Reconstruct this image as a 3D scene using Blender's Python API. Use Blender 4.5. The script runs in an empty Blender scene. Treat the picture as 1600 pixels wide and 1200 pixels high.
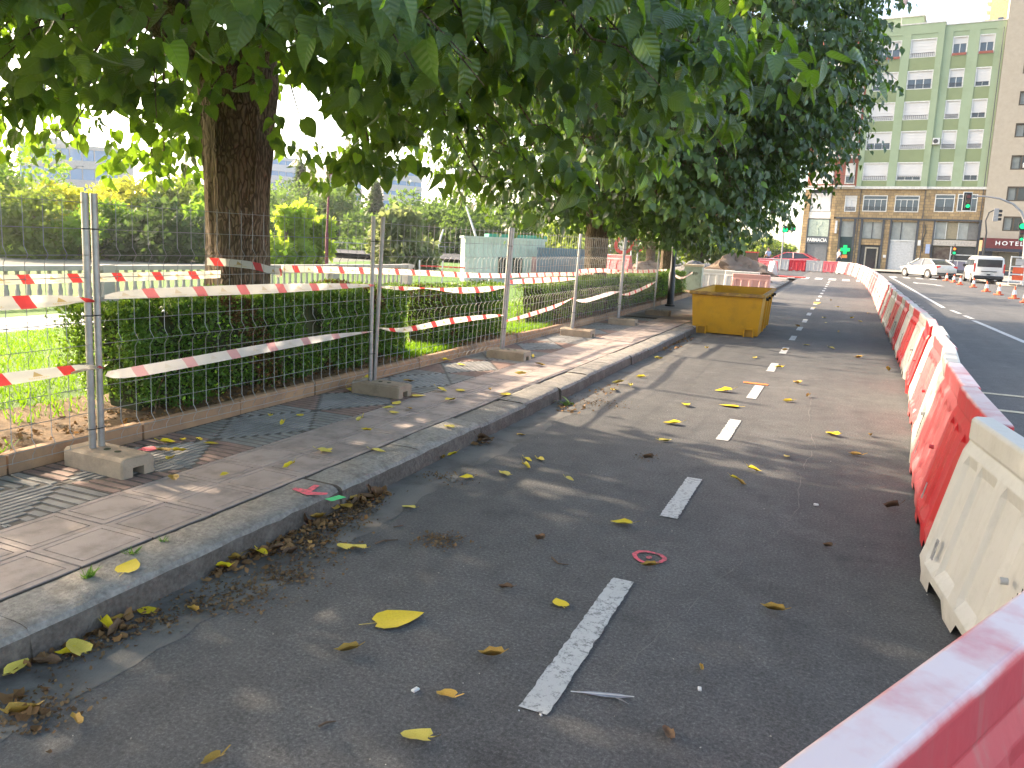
import bpy, math, random
import numpy as np
from mathutils import Vector, Matrix, Euler

# ------------------------------------------------------------------ camera, world, sun, exposure
S = bpy.context.scene
COL = S.collection
YAW, PITCH, ROLL, CAMH = 23.262505, 8.0, .045, 1.7
SUN_EL, SUN_AZ = 29.0, 82.5          # azimuth measured from +Y towards -X

cam_d = bpy.data.cameras.new('camera'); cam = bpy.data.objects.new('camera', cam_d); COL.objects.link(cam)
cam_d.sensor_width = 36.0; cam_d.lens = 27.0; cam_d.shift_y = -54 / 1600
cam_d.clip_start = .05; cam_d.clip_end = 3000
_y, _p = math.radians(YAW), math.radians(PITCH)
FWD = Vector((-math.sin(_y) * math.cos(_p), math.cos(_y) * math.cos(_p), -math.sin(_p)))
_r0 = Vector((math.cos(_y), math.sin(_y), 0)); _u0 = _r0.cross(FWD)
CUP = _u0 * math.cos(ROLL) - _r0 * math.sin(ROLL); CRI = _r0 * math.cos(ROLL) + _u0 * math.sin(ROLL)
cam.matrix_world = Matrix(((CRI.x, CUP.x, -FWD.x, 0), (CRI.y, CUP.y, -FWD.y, 0), (CRI.z, CUP.z, -FWD.z, CAMH), (0, 0, 0, 1)))
S.camera = cam

W = bpy.data.worlds.new('World'); S.world = W; W.use_nodes = True
wn = W.node_tree; bg = wn.nodes['Background']
sky = wn.nodes.new('ShaderNodeTexSky'); sky.sky_type = 'NISHITA'; sky.sun_disc = False
sky.sun_elevation = math.radians(SUN_EL); sky.sun_rotation = math.radians(-SUN_AZ)
sky.air_density = .75; sky.dust_density = 2.2; sky.ozone_density = .3
wb = wn.nodes.new('ShaderNodeMix'); wb.data_type = 'RGBA'; wb.blend_type = 'MULTIPLY'; wb.inputs[0].default_value = 1; wb.inputs[7].default_value = (1.10, 1., .85, 1)   # white balance
wn.links.new(sky.outputs[0], wb.inputs[6]); wn.links.new(wb.outputs[2], bg.inputs[0]); bg.inputs[1].default_value = .15

sun_d = bpy.data.lights.new('sun', 'SUN'); sun_d.energy = 2.5; sun_d.angle = math.radians(.7); sun_d.color = (1, .83, .62)
sun = bpy.data.objects.new('sun', sun_d); COL.objects.link(sun)
_a, _e = math.radians(SUN_AZ), math.radians(SUN_EL)
SUNV = Vector((-math.sin(_a) * math.cos(_e), math.cos(_a) * math.cos(_e), math.sin(_e)))
sun.rotation_euler = SUNV.to_track_quat('Z', 'Y').to_euler(); sun.location = (-20, 5, 30)

S.view_settings.view_transform = 'Standard'; S.view_settings.look = 'None'
S.view_settings.exposure = 2.62; S.view_settings.gamma = 1; S.view_settings.use_curve_mapping = False
S.render.engine = 'CYCLES'
S.cycles.max_bounces = 7; S.cycles.diffuse_bounces = 3; S.cycles.glossy_bounces = 3; S.cycles.transmission_bounces = 4
S.cycles.transparent_max_bounces = 6; S.cycles.volume_bounces = 0; S.cycles.use_denoising = True
S.cycles.sample_clamp_indirect = 6

# ------------------------------------------------------------------ helpers
rng = np.random.default_rng(7); random.seed(7)
R = math.radians
def G(y):                                     # the road climbs gently beyond Y = 20
    return max(0., min(y, 90.) - 20.) * .008
def ray(x, y):
    return FWD + CRI * ((x - 800) / 1200) - CUP * ((y - 546) / 1200)
def at(x, y, e=0.):                           # where the sight line of a photo pixel meets the ground (+e)
    d = ray(x, y); z = e
    for _ in range(40):
        t = (z - CAMH) / d.z; p = Vector((d.x * t, d.y * t, z)); z = G(p.y) + e
    return p

class MB:
    def __init__(s): s.v = []; s.f = []; s.m = []; s.sm = []
    def add(s, vs, fs, mi=0, sm=False):
        o = len(s.v); s.v += [tuple(v) for v in vs]
        for f in fs: s.f.append([i + o for i in f]); s.m.append(mi); s.sm.append(sm)
        return s
    def box(s, x0, y0, z0, x1, y1, z1, mi=0):
        v = [(x0,y0,z0),(x1,y0,z0),(x1,y1,z0),(x0,y1,z0),(x0,y0,z1),(x1,y0,z1),(x1,y1,z1),(x0,y1,z1)]
        return s.add(v, [(0,3,2,1),(4,5,6,7),(0,1,5,4),(1,2,6,5),(2,3,7,6),(3,0,4,7)], mi)
    def cbox(s, c, sz, rz=0, mi=0, bev=0):
        b = MB(); hx, hy, hz = sz[0]/2, sz[1]/2, sz[2]/2
        if bev:
            e = min(bev, hx*.9, hy*.9, hz*.9)
            vs = []
            for zz, k in ((-hz, e), (-hz+e, 0), (hz-e, 0), (hz, e)):
                vs += [(-hx+k,-hy+k,zz),(hx-k,-hy+k,zz),(hx-k,hy-k,zz),(-hx+k,hy-k,zz)]
            fs = [(3,2,1,0),(12,13,14,15)]
            for L in range(3):
                for i in range(4): fs.append((L*4+i, L*4+(i+1)%4, L*4+4+(i+1)%4, L*4+4+i))
            b.add(vs, fs)
        else: b.box(-hx,-hy,-hz,hx,hy,hz)
        M = Matrix.Translation(c) @ (rz if isinstance(rz, Matrix) else Matrix.Rotation(rz, 4, 'Z'))
        return s.add([M @ Vector(v) for v in b.v], b.f, mi)
    def tube(s, pts, r, n=8, cap=True, mi=0, sm=True):
        pts = [Vector(p) for p in pts]; k = len(pts); rs = r if isinstance(r, (list, tuple)) else [r]*k
        vs = []; up = Vector((0,0,1)); ref = None
        for i in range(k):
            t = (pts[min(i+1,k-1)] - pts[max(i-1,0)]).normalized()
            if ref is None: ref = (up if abs(t.z) < .9 else Vector((1,0,0)))
            a = t.cross(ref); 
            if a.length < 1e-5: a = t.orthogonal()
            a.normalize(); b = t.cross(a).normalized(); ref = b * -1 if False else ref
            for j in range(n):
                q = 2*math.pi*j/n; vs.append(pts[i] + (a*math.cos(q) + b*math.sin(q))*rs[i])
        fs = []
        for i in range(k-1):
            for j in range(n): fs.append((i*n+j, i*n+(j+1)%n, (i+1)*n+(j+1)%n, (i+1)*n+j))
        if cap: fs.append(tuple(range(n))[::-1]); fs.append(tuple((k-1)*n+j for j in range(n)))
        return s.add(vs, fs, mi, sm)
    def cyl(s, c, r, h, n=16, ax='Z', mi=0, r2=None):
        d = {'X': Vector((1,0,0)), 'Y': Vector((0,1,0)), 'Z': Vector((0,0,1))}[ax]
        c = Vector(c); return s.tube([c - d*h/2, c + d*h/2], [r, r if r2 is None else r2], n, True, mi, True)
    def prism(s, poly, y0, y1, mi=0):         # polygon in (x, z), extruded along y
        n = len(poly); v = [(x, y0, z) for x, z in poly] + [(x, y1, z) for x, z in poly]
        return s.add(v, [tuple(range(n)), tuple(range(n, 2*n))[::-1]] + [(i, i+n, (i+1)%n+n, (i+1)%n) for i in range(n)], mi)
    def sphere(s, c, r, n=10, m=6, mi=0):
        r = r if isinstance(r, (tuple, list)) else (r, r, r); vs = [(c[0],c[1],c[2]-r[2])]
        for i in range(1, m):
            a = math.pi*i/m - math.pi/2
            for j in range(n):
                q = 2*math.pi*j/n; vs.append((c[0]+r[0]*math.cos(a)*math.cos(q), c[1]+r[1]*math.cos(a)*math.sin(q), c[2]+r[2]*math.sin(a)))
        vs.append((c[0],c[1],c[2]+r[2])); fs = []
        for j in range(n): fs.append((0, 1+(j+1)%n, 1+j)); fs.append((len(vs)-1, 1+(m-2)*n+j, 1+(m-2)*n+(j+1)%n))
        for i in range(m-2):
            for j in range(n): fs.append((1+i*n+j, 1+i*n+(j+1)%n, 1+(i+1)*n+(j+1)%n, 1+(i+1)*n+j))
        return s.add(vs, fs, mi, True)
    def mesh(s, name, mats, angle=40):
        me = bpy.data.meshes.new(name); me.from_pydata(s.v, [], s.f)
        for m in (mats if isinstance(mats, (list, tuple)) else [mats]): me.materials.append(m)
        me.polygons.foreach_set('material_index', s.m); me.polygons.foreach_set('use_smooth', s.sm)
        if any(s.sm): me.set_sharp_from_angle(angle=R(angle))
        me.update(); return me
    def build(s, name, mats, parent=None, **k): return obj(name, s.mesh(name, mats), parent, **k)

def obj(name, me, parent=None, loc=None, rot=None, world=False, kind=None, label=None):
    o = bpy.data.objects.new(name, me); COL.objects.link(o)
    if loc is not None: o.location = loc
    if rot is not None: o.rotation_euler = rot if not isinstance(rot, (int, float)) else (0, 0, rot)
    if parent is not None:
        o.parent = parent
        if world: o.matrix_parent_inverse = full(parent).inverted()
    if kind: o['kind'] = kind
    if label: o['label'] = label
    return o
def full(o):
    M = Matrix.LocRotScale(o.location, o.rotation_euler, o.scale)
    return (full(o.parent) @ o.matrix_parent_inverse @ M) if o.parent else M
def tag(o, label, cat, group=None):
    o['label'] = label; o['category'] = cat
    if group: o['group'] = group
    return o
def thing(name, label, cat, loc=(0,0,0), rz=0, group=None):
    o = bpy.data.objects.new(name, None); COL.objects.link(o); o.empty_display_size = .1
    o.location = loc; o.rotation_euler = (0, 0, rz)
    return tag(o, label, cat, group)
def dup(root, loc, rz, label, group=None, parts=True):
    r = root.copy(); COL.objects.link(r); r.location = loc; r.rotation_euler = (0, 0, rz); r['label'] = label
    if group: r['group'] = group
    if parts:
        for ch in list(root.children):
            c = ch.copy(); COL.objects.link(c); c.parent = r
            for g in ch.children:
                d = g.copy(); COL.objects.link(d); d.parent = c
    return r

# ------------------------------------------------------------------ materials
def _n(nt, t, **k):
    n = nt.nodes.new(t)
    for a, b in k.items(): setattr(n, a, b)
    return n
def noise(nt, vec, sc, det=4, rough=.55):
    n = _n(nt, 'ShaderNodeTexNoise'); n.inputs['Scale'].default_value = sc; n.inputs['Detail'].default_value = det
    n.inputs['Roughness'].default_value = rough; nt.links.new(vec, n.inputs['Vector']); return n.outputs['Fac']
def ramp(nt, fac, stops):
    n = _n(nt, 'ShaderNodeValToRGB'); e = n.color_ramp.elements
    while len(e) < len(stops): e.new(.5)
    for i, (p, c) in enumerate(stops):
        e[i].position = p; e[i].color = (*c, 1) if isinstance(c, (tuple, list)) else (c, c, c, 1)
    nt.links.new(fac, n.inputs[0]); return n.outputs[0]
def mix(nt, fac, a, b, mode='MIX'):
    n = _n(nt, 'ShaderNodeMix', data_type='RGBA', blend_type=mode)
    for v, i in ((fac, 0), (a, 6), (b, 7)):
        if isinstance(v, (int, float)): n.inputs[i].default_value = v
        elif isinstance(v, (tuple, list)): n.inputs[i].default_value = (*v, 1)
        else: nt.links.new(v, n.inputs[i])
    return n.outputs[2]
def math_(nt, op, a, b=None, c=None):
    n = _n(nt, 'ShaderNodeMath', operation=op)
    for i, v in enumerate((a, b, c)):
        if v is None: continue
        if isinstance(v, (int, float)): n.inputs[i].default_value = v
        else: nt.links.new(v, n.inputs[i])
    return n.outputs[0]
def new_mat(name):
    m = bpy.data.materials.new(name); m.use_nodes = True
    nt = m.node_tree; b = nt.nodes['Principled BSDF']; return m, nt, b
def coords(nt, per_object=True):
    tc = _n(nt, 'ShaderNodeTexCoord'); v = tc.outputs['Object']
    if per_object:
        oi = _n(nt, 'ShaderNodeObjectInfo'); a = _n(nt, 'ShaderNodeVectorMath', operation='ADD')
        sc = _n(nt, 'ShaderNodeVectorMath', operation='SCALE'); nt.links.new(oi.outputs['Random'], sc.inputs[0]); sc.inputs['Scale'].default_value = 37.
        nt.links.new(v, a.inputs[0]); nt.links.new(sc.outputs[0], a.inputs[1]); v = a.outputs[0]
    return v
def bump(nt, b, h, strength, dist=.01):
    n = _n(nt, 'ShaderNodeBump'); n.inputs['Strength'].default_value = strength; n.inputs['Distance'].default_value = dist
    nt.links.new(h, n.inputs['Height']); nt.links.new(n.outputs[0], b.inputs['Normal'])
def mat(name, col, rough=.75, col2=None, scale=6., metal=0., bmp=.0, bscale=60., spec=.35, dirt=None, dscale=2.5, damt=.5, emit=None, det=5, objvar=.0):
    m, nt, b = new_mat(name); v = coords(nt)
    c2 = col2 or tuple(min(1, x*.72) for x in col)
    c = mix(nt, ramp(nt, noise(nt, v, scale, det), [(.3, 0.), (.7, 1.)]), col, c2)
    if dirt: c = mix(nt, math_(nt, 'MULTIPLY', ramp(nt, noise(nt, v, dscale, 6, .7), [(.48, 0.), (.7, 1.)]), damt), c, dirt)
    if objvar:
        oi = _n(nt, 'ShaderNodeObjectInfo'); k = math_(nt, 'MULTIPLY_ADD', oi.outputs['Random'], objvar, 1 - objvar/2)
        hv = _n(nt, 'ShaderNodeHueSaturation'); nt.links.new(k, hv.inputs['Value']); nt.links.new(c, hv.inputs['Color']); c = hv.outputs[0]
    nt.links.new(c, b.inputs['Base Color']); b.inputs['Roughness'].default_value = rough; b.inputs['Metallic'].default_value = metal
    b.inputs['Specular IOR Level'].default_value = spec
    if bmp: bump(nt, b, noise(nt, v, bscale, 4), bmp)
    if emit: b.inputs['Emission Color'].default_value = (*emit[0], 1); b.inputs['Emission Strength'].default_value = emit[1]
    return m
def leaf_mat(name, col, col2, trans, tw=.4, rough=.45, spec=.4, veins=False):
    m, nt, b = new_mat(name)
    at_ = _n(nt, 'ShaderNodeAttribute', attribute_name='rnd'); oi = _n(nt, 'ShaderNodeObjectInfo')
    r = math_(nt, 'FRACT', math_(nt, 'ADD', at_.outputs['Fac'], oi.outputs['Random']))
    c = ramp(nt, r, [(0., col), (.75, col2), (.97, tuple(x*1.5 for x in col2)), (1., tuple(x*2. for x in trans))])
    if veins:
        lu = _n(nt, 'ShaderNodeAttribute', attribute_name='luv'); sp = _n(nt, 'ShaderNodeSeparateXYZ'); nt.links.new(lu.outputs['Vector'], sp.inputs[0])
        ax = math_(nt, 'ABSOLUTE', sp.outputs[0]); fr = math_(nt, 'FRACT', math_(nt, 'MULTIPLY', math_(nt, 'SUBTRACT', sp.outputs[1], math_(nt, 'MULTIPLY', ax, .6)), 6.5))
        sv = ramp(nt, math_(nt, 'ABSOLUTE', math_(nt, 'SUBTRACT', fr, .5)), [(0., 1.), (.11, 0.)]); mv = ramp(nt, ax, [(.012, 1.), (.03, 0.)])
        vn = math_(nt, 'MAXIMUM', math_(nt, 'MULTIPLY', sv, .55), mv)
        c = mix(nt, math_(nt, 'MULTIPLY', vn, .30), c, tuple(2.2*x + .01 for x in col2))
        bump(nt, b, math_(nt, 'MULTIPLY_ADD', ramp(nt, math_(nt, 'ABSOLUTE', math_(nt, 'SUBTRACT', fr, .5)), [(0., 0.), (.5, 1.)]), .8, math_(nt, 'MULTIPLY', mv, -.6)), .35, .012)
    nt.links.new(c, b.inputs['Base Color']); b.inputs['Roughness'].default_value = rough; b.inputs['Specular IOR Level'].default_value = spec
    t = _n(nt, 'ShaderNodeBsdfTranslucent'); t.inputs[0].default_value = (*trans, 1)
    mx = _n(nt, 'ShaderNodeMixShader'); mx.inputs[0].default_value = tw
    nt.links.new(b.outputs[0], mx.inputs[1]); nt.links.new(t.outputs[0], mx.inputs[2])
    nt.links.new(mx.outputs[0], nt.nodes['Material Output'].inputs['Surface']); return m

def dust(nt, v):                              # pale dust lies along the gutter side of the lane
    sp = _n(nt, 'ShaderNodeSeparateXYZ'); nt.links.new(v, sp.inputs[0]); n = noise(nt, v, 1.3, 5, .7)
    d = math_(nt, 'ADD', math_(nt, 'MULTIPLY', sp.outputs[0], -.75), math_(nt, 'MULTIPLY_ADD', n, 1.6, -2.15)); cl = _n(nt, 'ShaderNodeClamp'); nt.links.new(d, cl.inputs[0])
    return math_(nt, 'MULTIPLY', cl.outputs[0], .75)
def asphalt(name, base, tint, patch=.5):
    m, nt, b = new_mat(name); v = coords(nt, False)
    big = noise(nt, v, .55, 5, .6); mid = noise(nt, v, 5, 5, .65); fine = noise(nt, v, 64, 5, .9); grit = noise(nt, v, 190, 2, .6)
    c = mix(nt, ramp(nt, big, [(.3, 0.), (.72, 1.)]), base, tint)
    c = mix(nt, .6, c, ramp(nt, mid, [(.25, .62), (.75, 1.25)]), 'MULTIPLY')
    mp = _n(nt, 'ShaderNodeMapping'); nt.links.new(v, mp.inputs['Vector']); mp.inputs['Scale'].default_value = (1.6, .07, 1); c = mix(nt, .8, c, ramp(nt, noise(nt, mp.outputs[0], 1., 4, .6), [(.3, .82), (.7, 1.15)]), 'MULTIPLY')   # tyre polish along the lane
    stn = noise(nt, v, 1.7, 6, .72); c = mix(nt, ramp(nt, stn, [(.56, 0.), (.68, .55)]), c, tuple(x*.55 for x in tint)); c = mix(nt, ramp(nt, stn, [(.30, .45), (.42, 0.)]), c, tuple(x*1.5 for x in base))
    c = mix(nt, .78, c, ramp(nt, fine, [(.30, .22), (.47, .82), (.56, 1.35), (.68, 2.8)]), 'MULTIPLY')
    if patch: c = mix(nt, math_(nt, 'MULTIPLY', dust(nt, v), ramp(nt, mid, [(.3, .25), (.7, 1.)])), c, (.14, .13, .118))
    c = mix(nt, ramp(nt, grit, [(.66, 0.), (.75, .4)]), c, (.26, .25, .24))
    nt.links.new(c, b.inputs['Base Color']); b.inputs['Roughness'].default_value = .82; b.inputs['Specular IOR Level'].default_value = .3
    bump(nt, b, math_(nt, 'ADD', fine, math_(nt, 'MULTIPLY', grit, .6)), .55, .006); return m
HAZE = .0003
# ------------------------------------------------------------------ the setting
def strip(name, m, x0, x1, y0, y1, e, parent=None, kind='structure', step=2., nx=1, fx=None, label=None):
    ys = list(np.arange(y0, y1, step)) + [y1]; vs = []; fs = []
    for y in ys:
        a, b = (x0, x1) if fx is None else fx(y)
        for i in range(nx + 1): vs.append((a + (b - a) * i / nx, y, G(y) + e))
    w = nx + 1
    for j in range(len(ys) - 1):
        for i in range(nx): fs.append((j*w+i, j*w+i+1, (j+1)*w+i+1, (j+1)*w+i))
    mb = MB().add(vs, fs); o = obj(name, mb.mesh(name, m), parent)
    if kind: o['kind'] = kind
    if label: o['label'] = label
    return o

M_asph = asphalt('asphalt', (.098, .095, .091), (.074, .073, .073))
M_asph2 = asphalt('asphalt_far', (.064, .064, .066), (.05, .051, .054), 0)
M_conc = mat('gutter_concrete', (.16, .15, .135), .85, (.10, .095, .088), 3., bmp=.5, bscale=90, dirt=(.065, .056, .048), dscale=3, damt=.85)
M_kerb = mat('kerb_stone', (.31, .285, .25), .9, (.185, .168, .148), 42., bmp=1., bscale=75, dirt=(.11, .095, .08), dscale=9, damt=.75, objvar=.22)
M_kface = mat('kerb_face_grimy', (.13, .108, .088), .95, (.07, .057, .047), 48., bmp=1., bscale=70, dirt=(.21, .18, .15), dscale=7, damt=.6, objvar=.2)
M_groove = mat('groove_dirt', (.125, .11, .095), .95, (.085, .075, .065), 12.)
M_mortar = mat('mortar', (.10, .08, .062), .95, (.05, .045, .035), 12., bmp=.4)
M_tile = mat('tan_tile', (.36, .29, .255), .8, (.29, .235, .205), 5., bmp=.25, bscale=160, dirt=(.15, .125, .11), dscale=5, damt=.6, objvar=.16)
M_tgrey = mat('grey_ribbed_tile', (.27, .26, .245), .8, (.20, .193, .18), 6., bmp=.25, bscale=160, dirt=(.09, .085, .08), dscale=5, damt=.5, objvar=.25)
M_tred = mat('red_ribbed_tile', (.29, .19, .155), .8, (.22, .15, .125), 6., bmp=.25, bscale=160, dirt=(.09, .075, .065), dscale=5, damt=.5, objvar=.25)
M_edge = mat('edging_concrete', (.37, .225, .125), .88, (.28, .17, .10), 5., bmp=.45, bscale=110, dirt=(.14, .11, .085), dscale=4, damt=.6, objvar=.2)
M_soil = mat('soil', (.21, .13, .065), .95, (.11, .07, .038), 9., bmp=1., bscale=45, dirt=(.22, .15, .085), dscale=6, damt=.7)
M_lawn = mat('lawn_ground', (.05, .12, .008), .9, (.08, .15, .012), 4., bmp=.8, bscale=60)
M_ground = mat('ground', (.13, .125, .10), .95, (.10, .11, .075), .3, bmp=.3, bscale=8)
M_pale = mat('pale_paving', (.42, .41, .39), .85, (.34, .33, .31), 2.)
def paint(name, col, wear=.5, under=(.06, .06, .062)):
    m, nt, b = new_mat(name); v = coords(nt)
    k = noise(nt, v, 38, 6, .75); k2 = noise(nt, v, 4, 4, .6)
    f = ramp(nt, math_(nt, 'ADD', math_(nt, 'MULTIPLY', k, .72), math_(nt, 'MULTIPLY', k2, .28)), [(.40, wear), (.50, 0.)])
    c = mix(nt, f, mix(nt, ramp(nt, k2, [(.3, 0.), (.7, 1.)]), col, tuple(x*.82 for x in col)), under)
    nt.links.new(c, b.inputs['Base Color']); b.inputs['Roughness'].default_value = .75
    bump(nt, b, noise(nt, v, 130, 3, .7), .35, .006); return m
M_white_paint = paint('white_road_paint', (.50, .50, .48), .75)
M_cream_paint = paint('cream_road_paint', (.52, .46, .32), .6)
M_pink_paint = paint('pink_spray_paint', (.72, .10, .14), .85, (.12, .07, .07))
M_green_paint = paint('green_spray_paint', (.05, .55, .18), .5)
M_orange_paint = paint('orange_spray_paint', (.85, .20, .03), .2)
M_yellow_paint = paint('yellow_spray_paint', (.75, .5, .05), .4)

def sheet(name, m, poly, e, parent=None, kind='structure', label=None):
    o = obj(name, MB().add([(x, y, G(y) + e) for x, y in poly], [tuple(range(len(poly)))]).mesh(name, m), parent)
    if kind: o['kind'] = kind
    if label: o['label'] = label
    return o
g = MB(); ys = [-60, -20, 0, 20, 30, 40, 50, 60, 70, 80, 90, 160, 400, 900]; xs = [-900, -300, -60, -20, -8, 0, 15, 40, 900]
for y in ys:
    for x in xs: g.v.append((x, y, G(y) - .40))
for j in range(len(ys)-1):
    for i in range(len(xs)-1): g.f.append([j*len(xs)+i, j*len(xs)+i+1, (j+1)*len(xs)+i+1, (j+1)*len(xs)+i]); g.m.append(0); g.sm.append(False)
obj('ground', g.mesh('ground', M_ground), kind='structure')

road = strip('road', M_asph, -2.78, 9.2, -7, 76, 0., nx=2)
strip('cross_street', M_asph2, -60, -2.7, 49.5, 76, -.004, nx=3)
strip('side_street', M_asph2, 9.1, 60, -7, 57, -.004, nx=3)
def gut(y): return (-2.755, -2.41 + .018*math.sin(y*2.3) + .012*math.sin(y*7.1) + .02*math.sin(y*.7) + .010*math.sin(y*23.) + random.uniform(-.012, .012))
strip('gutter', M_conc, 0, 0, -4, 45, .0018, step=.06, fx=gut)

def dash(name, m, x, y0, y1, w, e=.006, x1=None, parent=road, jag=.0045, n=40):
    x1 = x if x1 is None else x1; L = []; Rr = []
    for i in range(n+1):
        t = i/n; y = y0 + (y1-y0)*t; xx = x + (x1-x)*t
        L.append((xx - w/2 + random.uniform(-jag, jag), y, G(y)+e)); Rr.append((xx + w/2 + random.uniform(-jag, jag), y, G(y)+e))
    vs = L + Rr; return obj(name, MB().add(vs, [(i, n+1+i, n+2+i, i+1) for i in range(n)]).mesh(name, m), parent)
for k in range(22):
    y = 2.46 + 2.27*k
    dash('lane_dash', M_white_paint, -.90 - .004*max(0, k-8), y + random.uniform(-.04, .04), y + (1.23 if k == 0 else .95), .112, x1=-.905 - .004*max(0, k-8))
dash('edge_line', M_white_paint, 3.15, 30.4, 64.5, .14, x1=2.85, n=24); dash('edge_line', M_white_paint, 4.4, 7, 25.4, .14, x1=3.42, n=24)
for y0, y1 in ((26.0, 27.2), (27.9, 29.4)): dash('lane_dash', M_white_paint, 3.5 - (y0-25.6)*.06, y0, y1, .13, x1=3.5-(y1-25.6)*.06)
def cross(m, x0, x1, y, w, name='cross_line', yb=None):
    yb = y if yb is None else yb
    sheet(name, m, [(x0, y-w/2), (x1, yb-w/2), (x1, yb+w/2), (x0, y+w/2)], .006, road, None)
cross(M_cream_paint, 1.25, 7.5, 11.62, .13); cross(M_cream_paint, 1.25, 7.5, 10.38, .13, yb=10.1)
for k in range(6): dash('crossing_stripe', M_white_paint, -3.2 + k*.78, 50.2, 53., .42)
for k in range(5): dash('crossing_stripe', M_white_paint, 3.1 + k*.85, 62.2, 65., .42)
sheet('turn_arrow', M_white_paint, [(3.7,53.4),(3.9,55.2),(3.95,54.2),(4.9,52.6),(5.15,50.6),(4.95,50.6),(4.7,52.0),(3.95,53.2),(3.9,52.4)], .006, road, None)
for k in range(5): cross(M_white_paint, 1.75, 2.5, 26.5 + k*1.7, .12, 'ladder_mark')
# sprayed survey marks
def ringmark(c, r, w, m, parent):
    vs = []; fs = []; n = 28
    for i in range(n):
        a = 2*math.pi*i/n; k = 1 + .05*math.sin(3*a) + random.uniform(-.03, .03)
        for q in (r-w/2, r+w/2): vs.append((c.x + q*k*1.05*math.cos(a), c.y + q*k*math.sin(a)*1.0, c.z + .006))
    for i in range(n): fs.append((2*i, 2*i+1, 2*((i+1) % n)+1, 2*((i+1) % n)))
    mb = MB().add(vs, fs); o = len(mb.v)
    mb.add([(c.x+.017*math.cos(a*.7), c.y+.022*math.sin(a*.7), c.z+.006) for a in range(9)], [tuple(range(9))])
    obj('spray_ring', mb.mesh('spray_ring', m), parent, label='pink sprayed ring with a dot in its middle')
ringmark(at(1014, 872), .078, .024, M_pink_paint, road)
c = at(1180, 600); sheet('spray_bar', M_orange_paint, [(c.x-.15, c.y-.03), (c.x+.16, c.y-.04), (c.x+.16, c.y+.05), (c.x-.15, c.y+.06)], .008, road, None, 'orange sprayed bar')
c = at(1276, 474); sheet('spray_mark', M_yellow_paint, [(c.x-.05, c.y-.5), (c.x+.05, c.y-.5), (c.x+.12, c.y+.5), (c.x-.12, c.y+.5)], .008, road, None, 'yellow sprayed mark')

# thin cracks in the asphalt
M_crack = mat('crack_sealed_dust', (.17, .16, .15), .95)
def crack(pts, w):
    L = [at(*p) for p in pts]; path = []
    for a, b in zip(L, L[1:]):
        for i in range(8): path.append(a.lerp(b, i/8) + Vector((random.uniform(-.014, .014), random.uniform(-.02, .02), 0)))
    vs = []; fs = []
    for i, p in enumerate(path):
        ww = w * random.uniform(.1, 1); vs += [(p.x-ww, p.y, p.z+.003), (p.x+ww, p.y, p.z+.003)]
        if i and random.random() < .8: fs.append((2*i-2, 2*i-1, 2*i+1, 2*i))
    obj('crack', MB().add(vs, fs).mesh('crack', M_crack), road)
crack([(1268, 622), (1264, 650), (1272, 700), (1252, 740), (1246, 795), (1216, 830), (1190, 850)], .0045)
crack([(990, 1032), (1070, 960), (1145, 890), (1165, 870)], .0035); crack([(938, 1090), (965, 1050), (985, 1032)], .003)

# ---- pavement with its slabs
PAV = .14
pave = strip('pavement', M_mortar, -4.66, -3.05, -5, 17.2, PAV - .012)
def fx2(y): return (-4.66 if y < 27 else -12., -3.05)
strip('pavement_far', mat('far_paving', (.235, .2, .18), .85, (.18, .155, .14), 1.2, bmp=.2, dirt=(.12, .11, .095), dscale=1.2), 0, 0, 17.2, 27, PAV - .002, fx=fx2)
strip('pavement_far', bpy.data.materials['far_paving'], -12, -3.05, 27, 46.6, PAV - .002)
def slab(w, l):
    b = MB(); hx, hy = w/2 - .004, l/2 - .004; a, c = .036, .043
    b.box(-hx, -hy, -.03, hx, hy, -.006, 1)
    b.box(-hx+c, -hy+c, -.006, hx-c, hy-c, 0)
    b.box(-hx, -hy, -.006, -hx+a, hy, 0); b.box(hx-a, -hy, -.006, hx, hy, 0)
    b.box(-hx+a, -hy, -.006, hx-a, -hy+a, 0); b.box(-hx+a, hy-a, -.006, hx-a, hy, 0)
    return b.mesh('slab', [M_tile, M_groove])
def ribbed(w, l, ma, mc):
    b = MB(); hx, hy = w/2 - .003, l/2 - .003; b.box(-hx, -hy, -.03, hx, hy, -.005, 2)
    n = 8
    for k in range(n):
        y = -hy + (k+.15)/n*2*hy; y2 = y + .66/n*2*hy; x = (y2/hy)*hx       # below the diagonal, ribs along x
        if x < hx - .01: b.box(x, y, -.005, hx, y2, 0, 0)
        xx = -hx + (k+.15)/n*2*hx; x2 = xx + .66/n*2*hx; yy = (x2/hx)*hy      # above it, ribs along y
        if yy < hy - .01: b.box(xx, yy, -.005, x2, hy, 0, 1)
    return b.mesh('ribbed_slab', [ma, mc, M_groove])
sl = slab(.36, .40); rA = ribbed(.4, .6, M_tred, M_tgrey); rB = ribbed(.6, .4, M_tgrey, M_tred)
rC = ribbed(.4, .6, M_tgrey, M_tgrey)
k = 0
y = .9
while y < 17.:
    for x in (-3.265, -3.625):
        o = obj('slab', sl, pave, (x, y, PAV + random.uniform(-.002, .001)), (random.uniform(-.003, .003), random.uniform(-.003, .003), random.uniform(-.006, .006)))
    y += .40
def mirrored(me, sx, sy, nm):
    m2 = me.copy(); m2.name = nm
    co = np.empty(len(m2.vertices)*3); m2.vertices.foreach_get('co', co); co = co.reshape(-1, 3); co[:, 0] *= sx; co[:, 1] *= sy
    m2.vertices.foreach_set('co', co.ravel())
    if sx*sy < 0: m2.flip_normals()
    return m2
var = {}
for key, me in (('r', rA), ('g', rC)):
    for sx in (1, -1):
        for sy in (1, -1): var[key, sx, sy] = mirrored(me, sx, sy, 'ribbed_slab')
j = 0; y = .95
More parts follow.
